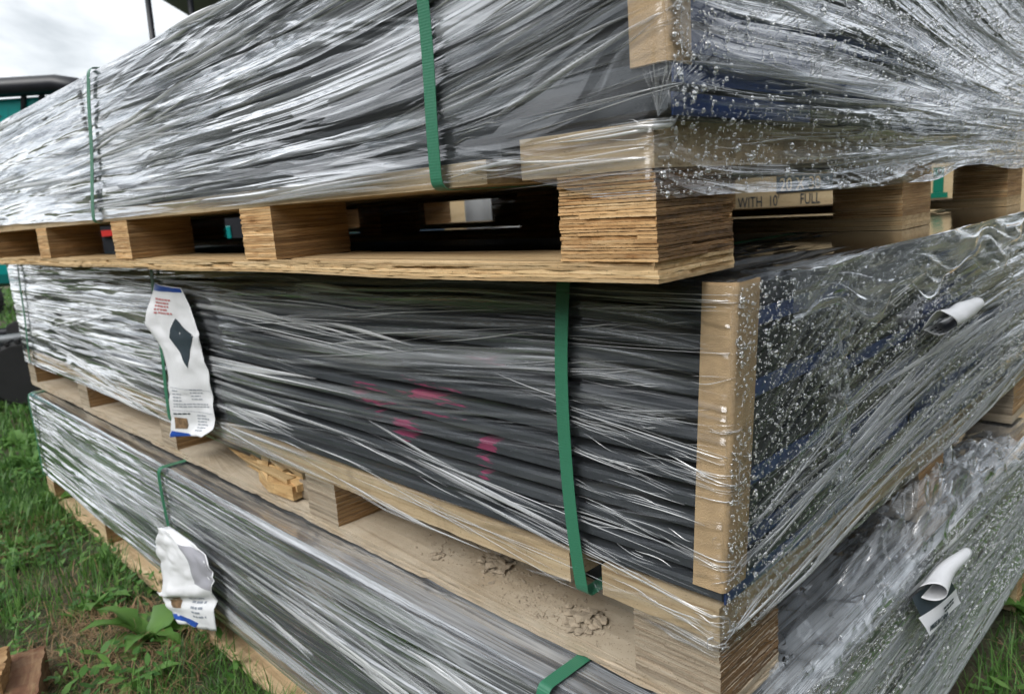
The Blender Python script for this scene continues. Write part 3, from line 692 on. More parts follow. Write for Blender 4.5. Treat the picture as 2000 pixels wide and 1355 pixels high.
# ---- top bundle
BT = root('board_bundle', 'T', 'topmost stretch-wrapped bundle of dark boards with tall kraft corner piece', 'wrapped bundle')
T_TOP = .425
load('T', BT, 10, T_TOP, 3.24, .018, .6, 11)
q = MB(); q.box(.003, W - .003, .20, 3.05, ZD + .0275, ZL - .0005); q.build('slip_sheet', M['slate'], BT)
def lowT(sd):
    sd = np.asarray(sd, float)
    a = .112 + .016 * sstep(1.4, 2.6, -sd) - .034 * sstep(-.20, -.01, sd)
    b = .078 - .006 * sstep(0, .5, sd) + .010 * sstep(.95, 1.5, sd) + .02 * sstep(.8, 1.0, sd) * (1 - sstep(1.1, 1.4, sd))
    return np.where(sd < 0, a, b) + .003 * (vn(sd * 9 + 60, 3.3, 2) - .5)
def warpT(sd, z):
    # the wrap is pulled in to the block corner and fans out along both sides
    zc = .15; near = np.exp(-np.abs(sd) / .10); up = sstep(.13, .24, z)
    lft = z - .085 * np.exp(np.minimum(sd, 0) / .25) * up
    rgt = zc + .085 - .085 + (z - zc) / (1 - .45 * near) / (1 - .45 * sstep(.2, 1.3, sd)) - .085 * np.exp(-np.maximum(sd, 0) / .05) * up
    return np.where(sd < 0, lft, rgt)
FT = Film('T', T_TOP, 3.24, .018, lowT, warpT, 1, 1.0, (.293, 1.51), dens=lambda sd, z: np.where(sd < 0, .62, .55), dn=lambda sd, z: (1 - .92 * np.exp(-(np.abs(sd) / .06) ** 2)) * (1 - .75 * np.exp(-(np.abs(sd) / .30) ** 2) * (1 - sstep(.15, .19, z))))
fo = FT.build(BT, M['film_top'])
def spT(c, z, r): return (.34 * math.exp(c / .25) * float(sstep(.13, .24, z)) if c < 0 else -.05 * (z - .2) / .1) + r.normal(0, .022)
V1, F1, p1 = FT.cords(260, -1, None, 101, spT); V2, F2, p2 = FT.cords(60, 1, None, 102, spT, alpha=(.2, .7))
add_folds(fo, (V1, F1, p1), (V2, F2, p2), FT.cords(170, -1, None, 201, spT, **BOLD), FT.cords(60, 1, None, 202, spT, **BOLD))
V1, F1 = drop_mesh(FT, 12000, 1, 21, 0, xr=(.004, W))
tag(obj('rain_drop', mesh('rain_drop', V1, F1, True), M['water'], fo), kind='stuff')
strap('T', BT, strap_path(.288, .293, T_TOP, ZD)); strap('T', BT, strap_path(1.43, 1.56, T_TOP, ZD)); strap('T', BT, strap_path(2.75, 2.8, T_TOP, ZD))
protector(BT, .196, T_TOP, .018, arm=.042, armr=.036)

# ---- middle bundle
BM = root('board_bundle', 'M', 'middle stretch-wrapped bundle of slate boards with pink spray marks and long white tag', 'wrapped bundle')
M_TOP = .512
leanM = lambda z: .006 + .020 * np.clip((np.asarray(z, float) - .168) / .344, 0, 1)
load('M', BM, 14, M_TOP, 3.22, leanM, .62, 12)
def lowM(sd):
    sd = np.asarray(sd, float)
    a = .104 - .004 * sstep(.3, 1, -sd) + .030 * np.exp(-((sd + .19) / .02) ** 2) - .018 * sstep(-.17, 0, sd)
    b = .092 + .012 * sstep(0, .4, sd)
    return np.where(sd < 0, a, b) + .004 * (vn(sd * 9 + 20, 7.3, 2) - .5)
def warpM(sd, z):
    zc = .17; near = np.exp(-np.abs(sd) / .22)
    k = np.where(sd < 0, .10 * (1 - np.exp(sd / .4)), -.10 * (1 - np.exp(-sd / .4)))
    return zc + (z - zc) / (1 - np.where(sd < 0, .25, .6) * near) + k
FM = Film('M', M_TOP, 3.22, leanM, lowM, warpM, 9, .9, (.197, 1.585, 3.05), dens=lambda sd, z: np.where(sd < 0, .44 - .38 * sstep(-1.1, -.45, sd) * (1 - sstep(.24, .38, z)), .62 - .5 * np.exp(-np.abs(sd) / .12)), dn=lambda sd, z: np.where(sd < 0, 1 - .88 * sstep(-1.25, -.55, sd) * (1 - sstep(.24, .42, z)) - .25 * sstep(-.5, -.1, sd) * sstep(.24, .42, z), .75 - .6 * np.exp(-np.abs(sd) / .16)))
fo = FM.build(BM, M['film_mid'])
def spM(c, z, r):
    if c < 0: return (-.12 if z < .36 else .02) * (1 if c > -.7 else .3) + r.normal(0, .035) + (.14 if r.random() < .1 else 0)
    return .30 * np.exp(-c / .35) + .05 + r.normal(0, .06)
V1, F1, p1 = FM.cords(200, -1, None, 103, spM, alpha=(.25, .95)); V2, F2, p2 = FM.cords(70, 1, None, 104, spM, alpha=(.2, .7))
V3, F3, p3 = FM.cords(170, -1, None, 105, spM, lng=(.03, .12), xr=(0, .18), alpha=(.3, .95))
add_folds(fo, (V1, F1, p1), (V2, F2, p2), (V3, F3, p3), FM.cords(130, -1, None, 203, spM, xr=(.35, 2.6), **BOLD), FM.cords(100, 1, None, 204, spM, xr=(.12, 1.3), zr=(.12, .34), **BOLD))
V1, F1 = drop_mesh(FM, 15000, 1, 22, 0, xr=(.002, W))
tag(obj('rain_drop', mesh('rain_drop', V1, F1, True), M['water'], fo), kind='stuff')
strap('M', BM, strap_path(.194, .190, M_TOP, ZD, curve=.014)); strap('M', BM, strap_path(1.56, 1.60, M_TOP, ZD)); strap('M', BM, strap_path(2.99, 3.10, M_TOP, ZD))
protector(BM, .168, M_TOP + .003, leanM, arm=.040, armr=.048)

# ---- bottom bundle
BB = root('board_bundle', 'B', 'bottom stretch-wrapped bundle standing lowest in the grass with crumpled tag', 'wrapped bundle')
B_TOP = .442
load('B', BB, 11, B_TOP, 3.10, .0, .3, 13)
def lowB(sd):
    sd = np.asarray(sd, float); return .108 + .006 * (vn(sd * 5 + 20, 9.3, 2) - .5) + 0 * sd
def warpB(sd, z): return z + .06 * np.where(sd < 0, (1 - np.exp(sd / 1.5)), .25 * sd)
FB = Film('B', B_TOP, 3.10, .0, lowB, warpB, 17, 1.1, (.243, 1.615, 3.08), dens=lambda sd, z: np.where(sd < 0, .7, .98))
fo = FB.build(BB, M['film_low'])
def spB(c, z, r): return r.normal(-.02, .03)
V1, F1, p1 = FB.cords(90, -1, None, 106, spB, lng=(.1, .5), alpha=(.15, .7)); V2, F2, p2 = FB.cords(70, 1, None, 107, spB, alpha=(.1, .5))
add_folds(fo, (V1, F1, p1), (V2, F2, p2), FB.cords(150, -1, None, 205, spB, **BOLD), FB.cords(190, 1, None, 206, spB, **BOLD))
V1, F1 = drop_mesh(FB, 13000, 1, 23, 0, xr=(.2, W), rmin=.0008)
tag(obj('rain_drop', mesh('rain_drop', V1, F1, True), M['water'], fo), kind='stuff')
strap('B', BB, strap_path(.243, .243, B_TOP, ZD, xo=-.016)); strap('B', BB, strap_path(1.615, 1.60, B_TOP, ZD, xo=-.016)); strap('B', BB, strap_path(3.06, 3.06, B_TOP, ZD, xo=-.016))

# ------------------------------------------------------------------ unseen trees, added to darken what the film reflects
def added_tree_belt():
    r = np.random.default_rng(55); n = 26000
    th = r.uniform(R(-150), R(120), n); rad = 15 + r.normal(0, 1.6, n)
    hgt = 2.5 + 3.5 * vn(th * 6 + 40, th * 0 + 3, 2) + 2.0 * vn(th * 22 + 40, th * 0 + 8, 3)
    z = hgt * r.random(n) ** .75
    c = np.stack([rad * -np.sin(th) * 1.0, -rad * np.cos(th), z], -1)
    c = c[(c[:, 1] < 7)]; n = len(c); th = None
    a = r.normal(size=(n, 3)); a /= np.linalg.norm(a, axis=1)[:, None]; b = np.cross(a, r.normal(size=(n, 3))); b /= np.linalg.norm(b, axis=1)[:, None]
    s = (.28 + .3 * r.random(n))[:, None]
    V = np.stack([c - a * s, c + b * s * .6, c + a * s, c - b * s * .6], 1).reshape(-1, 3)
    pv = np.repeat(r.random(n), 4)
    o = obj('added_tree_belt', mesh('added_tree_belt', V, np.arange(n * 4).reshape(-1, 4), pv=pv), leafm('added_foliage', (.028, .04, .02), .4)); tag(o, 'dark green belt of unseen trees added to darken the film reflections', 'trees', kind='stuff')
added_tree_belt()

# ------------------------------------------------------------------ labels on the wraps
def rows(parent, f, a0, a1, b0, n, db, mat_, h=.008, rag=.3, seed=0):
    """lines of small print, broken into words"""
    r = random.Random(seed)
    for i in range(n):
        a = a0; end = a1 - (a1 - a0) * rag * r.random()
        while a < end - .01:
            wl = r.uniform(.03, .09); e = min(end, a + wl); b = b0 + i * db
            patch('print_word', parent, mat_, f, [(a, b), (e, b), (e, b + h), (a, b + h)], 3); a = e + .018
# long tag hanging on the middle bundle
LU = [(0, 1.50), (.12, 1.53), (.27, 1.565), (.33, 1.53), (.42, 1.495), (.6, 1.49), (.75, 1.50), (1, 1.53)]
RU = [(0, 1.335), (.1, 1.305), (.3, 1.275), (.4, 1.287), (.55, 1.278), (.75, 1.285), (.93, 1.285), (1, 1.335)]
def tagM(a, b):
    a = np.asarray(a, float); b = np.asarray(b, float)
    lu, ru = interp(b, LU), interp(b, RU); u = lu + (ru - lu) * a
    zl = .480 + (.085 - .480) * b; zr = .472 + (.118 - .472) * b
    z = zl + (zr - zl) * a
    v = -.030 - .010 * np.sin(a * 2.6 + b * 3) - .012 * np.exp(-((a - .1) / .15) ** 2) * np.exp(-((b - .25) / .12) ** 2) - .0016 * np.sin(b * 38 + 3 * a) * (b > .3) * a - .003 * np.sin(b * 9 + a * 5) - .010 * sstep(.9, 1, b) - .006 * np.abs(vn(a * 5, b * 12, 2) - .5)
    return np.stack([v, u, z], -1)
tg = drape('label_tag', BM, M['paper'], tagM, 26, 70); tag(tg, 'long white tag with dark kite emblem, red and grey print')
patch('kite_emblem', tg, M['ink_dark'], tagM, [(.62, .205), (.90, .305), (.62, .52), (.36, .335)], 12)
patch('blue_band', tg, M['ink_blue'], tagM, [(.06, .0), (.98, .005), (.98, .03), (.06, .045)], 10)
patch('blue_band', tg, M['ink_blue'], tagM, [(.02, .955), (.50, .985), (.55, .999), (.02, .999)], 10)
patch('photo_print', tg, M['ink_brown'], tagM, [(.08, .86), (.33, .87), (.34, .945), (.10, .94)], 5)
rows(tg, tagM, .22, .62, .085, 5, .022, M['ink_red'], h=.012, seed=1)
rows(tg, tagM, .10, .32, .675, 4, .022, M['ink_grey'], h=.007, seed=2); rows(tg, tagM, .52, .80, .665, 4, .022, M['ink_grey'], h=.007, seed=3)
rows(tg, tagM, .10, .95, .765, 2, .018, M['ink_grey'], h=.006, rag=.4, seed=4); rows(tg, tagM, .08, .5, .832, 1, .02, M['ink_dark'], h=.009, seed=5)
rows(tg, tagM, .55, .85, .845, 6, .021, M['ink_grey'], h=.008, rag=.35, seed=6)
for bb in (.655, .81): patch('rule_line', tg, M['ink_grey'], tagM, [(.06, bb), (.97, bb + .02), (.97, bb + .022), (.06, bb + .002)], 8)
# crumpled tag on the bottom bundle
LB = [(0, 1.56), (.25, 1.62), (.55, 1.62), (.72, 1.60), (.78, 1.68), (1, 1.56)]
RB = [(0, 1.53), (.12, 1.38), (.3, 1.30), (.55, 1.285), (.78, 1.30), (1, 1.31)]
def tagB(a, b):
    a = np.asarray(a, float); b = np.asarray(b, float)
    u = interp(b, LB) + (interp(b, RB) - interp(b, LB)) * a
    zl = interp(b, [(0, .318), (.72, .125), (.80, .085), (1, .06)]); zr = interp(b, [(0, .322), (.15, .320), (.72, .225), (1, .118)])
    z = zl + (zr - zl) * a
    v = -.035 - .018 * np.sin(a * 3 + .4) - .020 * np.exp(-((b - .72) / .10) ** 2) * (1 - a) + .012 * np.exp(-((b - .80) / .03) ** 2) - .003 * np.sin(a * 9 + b * 7) - .016 * np.abs(vn(a * 4 + 2, b * 6, 3) - .5) - .008 * np.abs(vn(a * 9 + 2, b * 12, 5) - .5)
    return np.stack([v, u, z], -1)
tb = drape('label_tag', BB, M['paper'], tagB, 30, 46); tag(tb, 'crumpled white tag folded over itself with blue edge')
patch('folded_back', tb, M['paper_grey'], tagB, [(.72, .14), (.985, .20), (.985, .70), (.74, .60)], 12)
patch('blue_band', tb, M['ink_blue'], tagB, [(.05, .90), (.72, .955), (.62, .998), (.10, .95)], 12)
patch('photo_print', tb, M['ink_brown'], tagB, [(.30, .77), (.52, .775), (.50, .85), (.36, .85)], 5)
rows(tb, tagB, .66, .90, .77, 5, .032, M['ink_grey'], h=.014, rag=.4, seed=9)
# curled paper labels on the ends of the middle and bottom bundles
def curlM(a, b):
    a = np.asarray(a, float); b = np.asarray(b, float); n_ = vn(a * 4 + 1, b * 6, 3) - .5
    rad = .024 * (1 - .6 * a) * (1 + .5 * n_); t = R(-140) + R(265) * b
    v = .575 + .215 * a + .03 * np.sin(b * 5) * (1 - a) + .01 * n_; uu = -.048 - rad * np.cos(t) * 1.1; z = .384 - .003 * a + rad * np.sin(t) - .030 * sstep(.78, 1, b) * (1 - a)
    return np.stack([v, uu, z], -1)
cl = drape('end_label', BM, M['paper'], curlM, 24, 24); tag(cl, 'white paper label curled into a cone')
rows(cl, curlM, .03, .2, .05, 3, .05, M['ink_dark'], h=.02, seed=12)
# the bottom one: rolled tube above a flat strip with print
def rollB(a, b):
    a = np.asarray(a, float); b = np.asarray(b, float); rad = .018 - .010 * a + .003 * np.sin(b * 5 + a * 6); t = R(-130) + R(262) * b
    return np.stack([.575 + .19 * a + .02 * np.sin(b * 4) * (1 - a), -.034 - rad * np.cos(t), .422 - .006 * a + rad * np.sin(t)], -1)
rl = drape('end_label', BB, M['paper'], rollB, 20, 20); tag(rl, 'white paper label rolled up above its printed strip')
def flatB(a, b):
    a = np.asarray(a, float); b = np.asarray(b, float)
    return np.stack([.540 + .195 * a + .010 * b, -.030 - .010 * b - .004 * np.sin(a * 3 + b * 2), .392 - .036 * a - .030 * b], -1)
fl_ = obj('printed_strip', mesh('printed_strip', flatB(*np.meshgrid(np.linspace(0, 1, 14), np.linspace(0, 1, 8), indexing='ij')).reshape(-1, 3), gridF(14, 8), True), M['paper'], rl)
patch('black_bar', rl, M['ink_dark'], flatB, [(.12, -.95), (.90, -1.1), (.98, .02), (.06, .02)], 8, lift=-.001)
def text(body, size, mat_, parent, loc, rot, name='print_line', ext=.0004):
    c = bpy.data.curves.new(name, 'FONT'); c.body = body; c.size = size; c.extrude = ext; c.align_x = 'LEFT'
    o = bpy.data.objects.new(name, c); col.objects.link(o)
    bpy.context.view_layer.update(); dg = bpy.context.evaluated_depsgraph_get(); me = bpy.data.meshes.new_from_object(o.evaluated_get(dg)); bpy.data.objects.remove(o)
    me.name = name; me.materials.clear(); me.materials.append(mat_)
    return obj(name, me, None, parent, loc=loc, rot=rot)
text('MADE IN CHINA', .0125, M['ink_dark'], rl, (.556, -.0425, .3665), (R(90), R(10.5), 0))
rows(rl, flatB, .50, .85, .30, 2, .2, M['ink_dark'], h=.12, seed=14)

# loose film bunched on top of the bottom bundle under the middle pallet
def loose(a, b):
    v = .16 + 1.15 * a; n1 = vn(a * 22, b * 9 + 3, 2) - .5; n2 = vn(a * 50, b * 20 + 9, 4) - .5; n3 = 1 - np.abs(2 * vn(a * 16 + 4 + b * 3, b * 7 + 5, 5) - 1)
    u = -.012 - .022 * n1 + .20 * b ** 1.2; up = np.exp(-((a - .55) / .30) ** 2)
    z = B_TOP - .012 + (.030 + .085 * up) * np.sin(np.clip(b * 1.15, 0, 1) * math.pi) ** .8 * (.6 + .8 * n1) + .010 * n3 * up + .003 * n2 + .010 * (1 - np.abs(2 * vn(a * 34 + b * 9, b * 15, 6) - 1)) * (.3 + up) + .005 * (1 - np.abs(2 * vn(a * 70 - b * 20, b * 30 + 4, 7) - 1))
    u = u - .020 * np.sin(np.clip(b, 0, 1) * math.pi) * n3
    return np.stack([v, u, z], -1)
a_, b_ = np.meshgrid(np.linspace(0, 1, 120), np.linspace(0, 1, 30), indexing='ij')
rj = np.random.default_rng(91); a_ = np.clip(a_ + rj.normal(0, .0026, a_.shape), 0, 1); b_ = np.clip(b_ + rj.normal(0, .010, a_.shape), 0, 1)
P_ = loose(a_, b_) + rj.normal(0, .0008, a_.shape + (3,)); F_ = gridF(120, 30); F_ = np.concatenate([F_[:, [0, 1, 2]], F_[:, [0, 2, 3]]])
lf = obj('loose_film', mesh('loose_film', P_.reshape(-1, 3), F_, False, uv=np.stack([a_ * 1.2, b_ * .5], -1).reshape(-1, 2), pv=(vn(a_ * 40, b_ * 20, 3) ** 3 * .6).ravel()), M['film_loose'], BB); tag(lf, 'crumpled loose film bunched over the top edge')
# torn flap of film on the middle bundle's end
def flap(a, b):
    n1 = vn(a * 7 + 3, b * 12, 1) - .5; n2 = vn(a * 20, b * 30, 3) - .5
    z = .47 - .25 * b + .01 * n1; v = .155 + .10 * a * (1 - .5 * b) + .05 * b + .03 * n1
    return np.stack([v, -.040 - .008 * np.sin(a * 3.1) - .006 * n1 - .004 * n2, z], -1)
a_, b_ = np.meshgrid(np.linspace(0, 1, 40), np.linspace(0, 1, 90), indexing='ij')
tag(obj('film_flap', mesh('film_flap', flap(a_, b_).reshape(-1, 3), gridF(40, 90), True, uv=np.stack([a_ * .2, b_ * .5], -1).reshape(-1, 2), pv=(vn(a_ * 9, b_ * 22, 3) ** 2 * .6).ravel()), M['film_mid'], BM), 'torn flap of film with a crinkled edge')
# fan of folds gathered at the top bundle's block corner
r = np.random.default_rng(71); VV = []; FF = []; PP = []; off = 0
for i in range(46):
    ang = r.uniform(-.45, 1); x = ang * .075; tip = np.array([-.006 + .002 * r.random(), -.008, .150])
    end = np.array([(max(0, x) - .010 * (x < 0)) , (max(0, -x) - .026), .190 + .012 * r.random() - .25 * abs(x) ** 1.1])
    tt = np.linspace(0, 1, 8)[:, None]; c = tip * (1 - tt) + end * tt; c[:, 2] += .004 * np.sin(tt[:, 0] * 3.1 + r.random()); wd = .0003 + .0012 * tt * r.random()
    side = np.array([.7, -.7, 0]) if abs(x) < .02 else (np.array([0, .3, .9]) if x < 0 else np.array([.3, 0, .9])); nrm = np.array([-.7, -.7, 0])
    VV.append(np.stack([c - side * wd, c + nrm * .0012, c + side * wd], 1).reshape(-1, 3)); FF.append(gridF(8, 3, off)); off += 24; PP += [r.uniform(.05, .35)] * 24
tag(obj('gathered_film', mesh('gathered_film', np.concatenate(VV), np.concatenate(FF), True, pv=PP), M['cord'], FT.obj), kind='stuff')

# ------------------------------------------------------------------ mud and splintered wood on the middle pallet
def clod(size, seed):
    """heap of crumbly lumps stuck together"""
    r = np.random.default_rng(seed); q = MB(); g_ = (1 + 5 ** .5) / 2
    ico = np.array([(-1, g_, 0), (1, g_, 0), (-1, -g_, 0), (1, -g_, 0), (0, -1, g_), (0, 1, g_), (0, -1, -g_), (0, 1, -g_), (g_, 0, -1), (g_, 0, 1), (-g_, 0, -1), (-g_, 0, 1)]) / 1.9
    fs = [(0, 11, 5), (0, 5, 1), (0, 1, 7), (0, 7, 10), (0, 10, 11), (1, 5, 9), (5, 11, 4), (11, 10, 2), (10, 7, 6), (7, 1, 8), (3, 9, 4), (3, 4, 2), (3, 2, 6), (3, 6, 8), (3, 8, 9), (4, 9, 5), (2, 4, 11), (6, 2, 10), (8, 6, 7), (9, 8, 1)]
    for i in range(46):
        d = np.clip(r.normal(0, .42, 2), -.8, .8) * size * (1.0, 1.4); lr = size * r.uniform(.12, .38) * np.exp(-np.hypot(*d) / size / 1.6)
        c = np.array([d[0], d[1], lr * .3 + max(0, .45 * size * (1 - np.hypot(*d) / size)) * r.random()])
        V = ico * (.65 + .7 * r.random((12, 1))) * lr * np.array([1.2, 1.2, .8]) + c; V[:, 2] = np.maximum(V[:, 2], .0003)
        q.add(V, fs)
    return q
for i, (v, u, s_, lb) in enumerate(((.085, .462, .034, 'largest dried mud clod, lying deep under the middle bundle between blocks'), (.046, .238, .036, 'dried mud clod beside the near corner block of the dusty pallet'), (.04, .568, .016, 'small mud clod by the second block of the dusty pallet'), (.105, .34, .013, 'small mud crumb between the two larger clods'), (.105, .62, .010, 'tiny mud crumb deep under the pallet deck'))):
    o = clod(s_, 3 * i + 2).build('mud_clod', M['mud'], None, smooth=False, loc=loc2w('M', v, u, TB)); o.scale = (1, 1, .7); tag(o, lb, 'mud clod')
# thin smears of mud
q = MB(); r = random.Random(4)
for i in range(900):
    c = r.choice([(.075, .45), (.045, .25), (.06, .36), (.03, .31), (.08, .55)]); v = min(.138, max(.008, c[0] + r.gauss(0, .025))); u = c[1] + r.gauss(0, .05); s_ = r.uniform(.0006, .0022) + (.002 if r.random() < .08 else 0)
    q.add([(v - s_, u, TB), (v, u - s_, TB), (v + s_, u, TB), (v, u + s_, TB), (v, u, TB + s_ * .8)], [(0, 1, 4), (1, 2, 4), (2, 3, 4), (3, 0, 4)])
o = q.build('mud_crumbs', M['mud']); o.parent = None; x, y, a, z = UN['M']; o.location = (x, y, z); o.rotation_euler = (0, 0, R(a)); tag(o, 'scattered dry mud crumbs on the bottom board', 'mud', kind='stuff')
# splintered piece of wood
sp = tag(empty('splintered_wood', loc2w('M', .055, 1.12, TB), R(UN['M'][2])), 'torn piece of fresh yellow wood lying on the dusty pallet', 'wood scrap'); sp.scale = (1.25, 1.2, 1.5)
r = random.Random(8)
for i in range(26):
    q = MB(); L0 = r.uniform(.05, .19); y0 = r.uniform(-.12, .05); x0 = r.uniform(-.030, .040); z0 = r.uniform(0, .030); w_ = r.uniform(.006, .020); h_ = r.uniform(.004, .012); t = r.uniform(-.12, .12)
    q.add([(x0 - w_, y0, z0), (x0 + w_, y0, z0), (x0 + w_, y0, z0 + h_), (x0 - w_, y0, z0 + h_), (x0 + t * L0 - w_ * .2, y0 + L0, z0 + .02 * r.random()), (x0 + t * L0 + w_ * .3, y0 + L0 * .9, z0 + h_ * .7 + .01 * r.random())], [(0, 3, 2, 1), (0, 1, 5, 4), (1, 2, 5), (2, 3, 4, 5), (3, 0, 4)], r.random())
    q.build('splinter', M['fresh'], sp)
q = MB(); q.box(-.022, .018, -.135, -.09, .002, .030, pv=.2); q.build('core', M['ply_dusty'], sp, bevel=.003)
q = MB(); q.prism([(-.040, -.10), (.040, -.09), (.048, .0), (.034, .03), (.044, .075), (.022, .055), (.016, .11), (.002, .06), (-.006, .085), (-.018, .03), (-.030, .05), (-.046, -.02)], .004, .026, lambda a, b, c: (a, b, c + (.012 * math.sin(b * 30) if c > .01 else 0))); q.build('torn_slab', M['fresh'], sp)

# ------------------------------------------------------------------ broken timber in the grass
wx, wy = -1.205, 1.60
tw = tag(empty('timber_offcut', (wx, wy, 0), R(28)), 'broken red-brown timber offcut lying in the grass', 'wood scrap')
q = MB(); V, F = ply_slab(-.30, .035, -.16, .06, 0, .075, 5, rough=.003, step=.01, zr=.003); q.add(V, F, .1); q.build('block', M['scrap'], tw)
q = MB(); V, F = ply_slab(-.28, -.03, -.12, .02, .075, .115, 6, rough=.006, step=.008, zr=.008); q.add(V, F, .5); q.build('split_top', M['ply_inner'], tw)

# ------------------------------------------------------------------ crates behind the stack
def crate(name, x0, x1, y0, y1, z0, z1, label, mat_=None):
    c = tag(empty(name, ((x0 + x1) / 2, (y0 + y1) / 2, z0)), label, 'crate'); w_, d_, h = x1 - x0, y1 - y0, z1 - z0
    q = MB(); q.box(-w_ / 2 + .01, w_ / 2 - .01, -d_ / 2 + .012, d_ / 2 - .01, .09, h - .012); q.build('body', mat_ or M['crate'], c)
    for k_ in (0, 1):
        zz = .09 if k_ == 0 else h - .10
        q = MB(); q.box(-w_ / 2, w_ / 2, -d_ / 2 - .006, -d_ / 2 + .012, zz, zz + .085); q.build('batten', M['plank'], c)
    q = MB(); q.box(-w_ / 2, w_ / 2, -d_ / 2, d_ / 2, h - .012, h); q.build('lid', mat_ or M['crate'], c)
    for x in (-w_ / 2 + .02, -.05, w_ / 2 - .12):
        q = MB(); q.box(x, x + .1, -d_ / 2, d_ / 2, 0, .09); q.build('foot', M['plank'], c)
    return c
c1 = crate('shipping_crate', .62, 2.35, 2.55, 3.2, 0, 1.42, 'tall plywood shipping crate with black stencilled size lettering')
cy = -.325 - .0 
yb = (2.55 + 3.2) / 2; xb = (.62 + 2.35) / 2
F0 = -.325 + .012
q = MB(); q.box(.935 - xb, 1.36 - xb, F0 - .003, F0 - .0005, 1.032, 1.088); q.build('black_panel', M['ink_dark'], c1)
t_ = text('20 X 30', .060, M['crate'], c1, (.945 - xb, F0 - .0036, 1.039), (R(90), 0, 0)); t_.scale = (.72, 1, 1)
for w_, x_ in (('WITH', .803), ("10'", .907), ('FULL', 1.015)):
    t_ = text(w_, .052, M['ink_dark'], c1, (x_ - xb, F0 - .001, .990), (R(90), 0, 0), name='print_word'); t_.scale = (.62, 1, 1)
q = MB(); q.box(1.47 - xb, 1.505 - xb, F0 - .003, F0 - .0005, .996, 1.08); q.box(1.455 - xb, 1.52 - xb, F0 - .003, F0 - .0005, .979, .9955); q.build('green_print', plain('green_ink', (.0, .16, .10), .5), c1)
c2 = crate('shipping_crate', -.31, .45, 3.8, 4.3, 0, 1.38, 'narrow brown plywood crate seen under the golden pallet', M['crate'])
# folded white tarp leaning beside it
tp = tag(empty('white_tarp', (.0, 3.58, 0)), 'white tarp bundle standing between the crates', 'tarp')
def tarpf(a, b):
    th = a * 2 * math.pi; rr = .17 * (1 - .35 * b) + .02 * np.sin(th * 5 + b * 4)
    return np.stack([-.02 + rr * np.cos(th) - .02 * b, rr * np.sin(th), 1.55 * b], -1)
drape('sheet', tp, M['tarp'], tarpf, 48, 30, thick=.003)
q = MB(); q.tube([(-.18 * math.cos(t), .18 * math.sin(t), .9) for t in np.linspace(0, 2 * math.pi, 20)], .008, 6); q.build('tie_rope', M['steel'], tp)
c3 = tag(empty('steel_cabinet', (-.75, 5.2, 0)), 'dark navy steel cabinet standing behind the crates', 'cabinet')
q = MB(); q.box(-.55, .45, -.3, .3, .08, 1.5); q.build('body', M['navy'], c3, bevel=.02)
for x in (-.52, -.02):
    q = MB(); q.box(x, x + .46, -.318, -.302, .14, 1.44); dd = q.build('door', M['navy'], c3, bevel=.004); q = MB(); q.box(x + .40, x + .42, -.34, -.318, .7, .85); q.build('handle', M['steel'], dd)
q = MB(); q.box(-.5, .4, -.25, .25, 0, .08); q.build('plinth', M['black'], c3)

# ------------------------------------------------------------------ teal excavator with canopy
ex = tag(empty('mini_excavator', (-2.75, 5.6, 0)), 'teal tracked excavator with black canopy standing behind the pallets', 'excavator')
def exb(name, mat_, *bx, bevel=.03, par=None):
    q = MB()
    for b in bx: q.box(*b)
    return q.build(name, mat_, par or ex, bevel=bevel)
exb('engine_housing', M['teal'], (-1.6, .12, -.36, .9, 1.25, 1.985), bevel=.025)
exb('counterweight', M['teal'], (-1.7, -.62, -.40, .95, .73, 1.23), bevel=.09)
exb('floor_deck', M['black'], (-.6, 1.9, -.36, .9, .80, 1.24), bevel=.02)
exb('seat_base', M['black'], (.5, 1.1, -.1, .6, 1.24, 1.5)); exb('seat_back', M['black'], (.45, .6, -.05, .55, 1.5, 2.0), bevel=.05)
sp_ = exb('side_panel', M['black'], (.25, 1.55, -.40, -.364, .85, 1.20), bevel=.01)
exb('data_plate', M['teal'], (.69, .87, -.412, -.402, .925, 1.042), bevel=.004, par=sp_); exb('yellow_stripe', M['yellow'], (.75, .83, -.420, -.4145, .928, .942), bevel=0, par=sp_)
exb('red_stripe', M['red'], (-.03, .07, -.385, -.362, 1.03, 1.07), bevel=0)
q = MB(); q.tube([(-1.65, -.38, 1.90), (-1.62, -.38, 2.02), (-1.5, -.38, 2.06), (-.16, -.38, 2.045), (-.05, -.38, 2.03), (-.01, -.38, 1.90)], .064, 12); rail = q.build('guard_rail', M['black'], ex, smooth=True)
for x in (-1.35, -1.02, -.42, -.30):
    q = MB(); q.tube([(x, -.36, 1.9), (x + .04, -.38, 2.02)], .018, 8); q.build('rail_post', M['black'], rail)
for x, y in ((.53, -.38), (.79, -.34), (.53, .85), (1.6, .85)):
    q = MB(); q.tube([(x - .03, y, 1.2), (x - .015, y, 1.9), (x + .005, y, 2.64)], .020, 8); q.build('canopy_post', M['black'], ex, smooth=True)
q = MB(); q.box(.45, 1.9, -.44, .9, 2.62, 2.70); cn = q.build('canopy_roof', M['black'], ex, bevel=.04)
for s_ in (-1, 1):
    q = MB(); yy = .22 + s_ * .62; P_ = [(-.75, .28), (-.7, .08), (-.5, 0.01), (.9, 0.01), (1.1, .08), (1.15, .28), (1.1, .48), (.9, .56), (-.5, .56), (-.7, .48)]
    q.prism(P_, yy - .15, yy + .15, lambda a, b, c: (a, c, b)); tk = q.build('track', M['rubber'], ex, bevel=.01)
    for x in (-.4, 0, .4, .8):
        q = MB(); q.lathe([(.11, yy - .17), (.11, yy + .17)], 16, 'y', (x, 0, .16)); q.build('roller', M['steel'], tk)
exb('slew_frame', M['black'], (-.5, .9, -.2, .64, .5, .95))
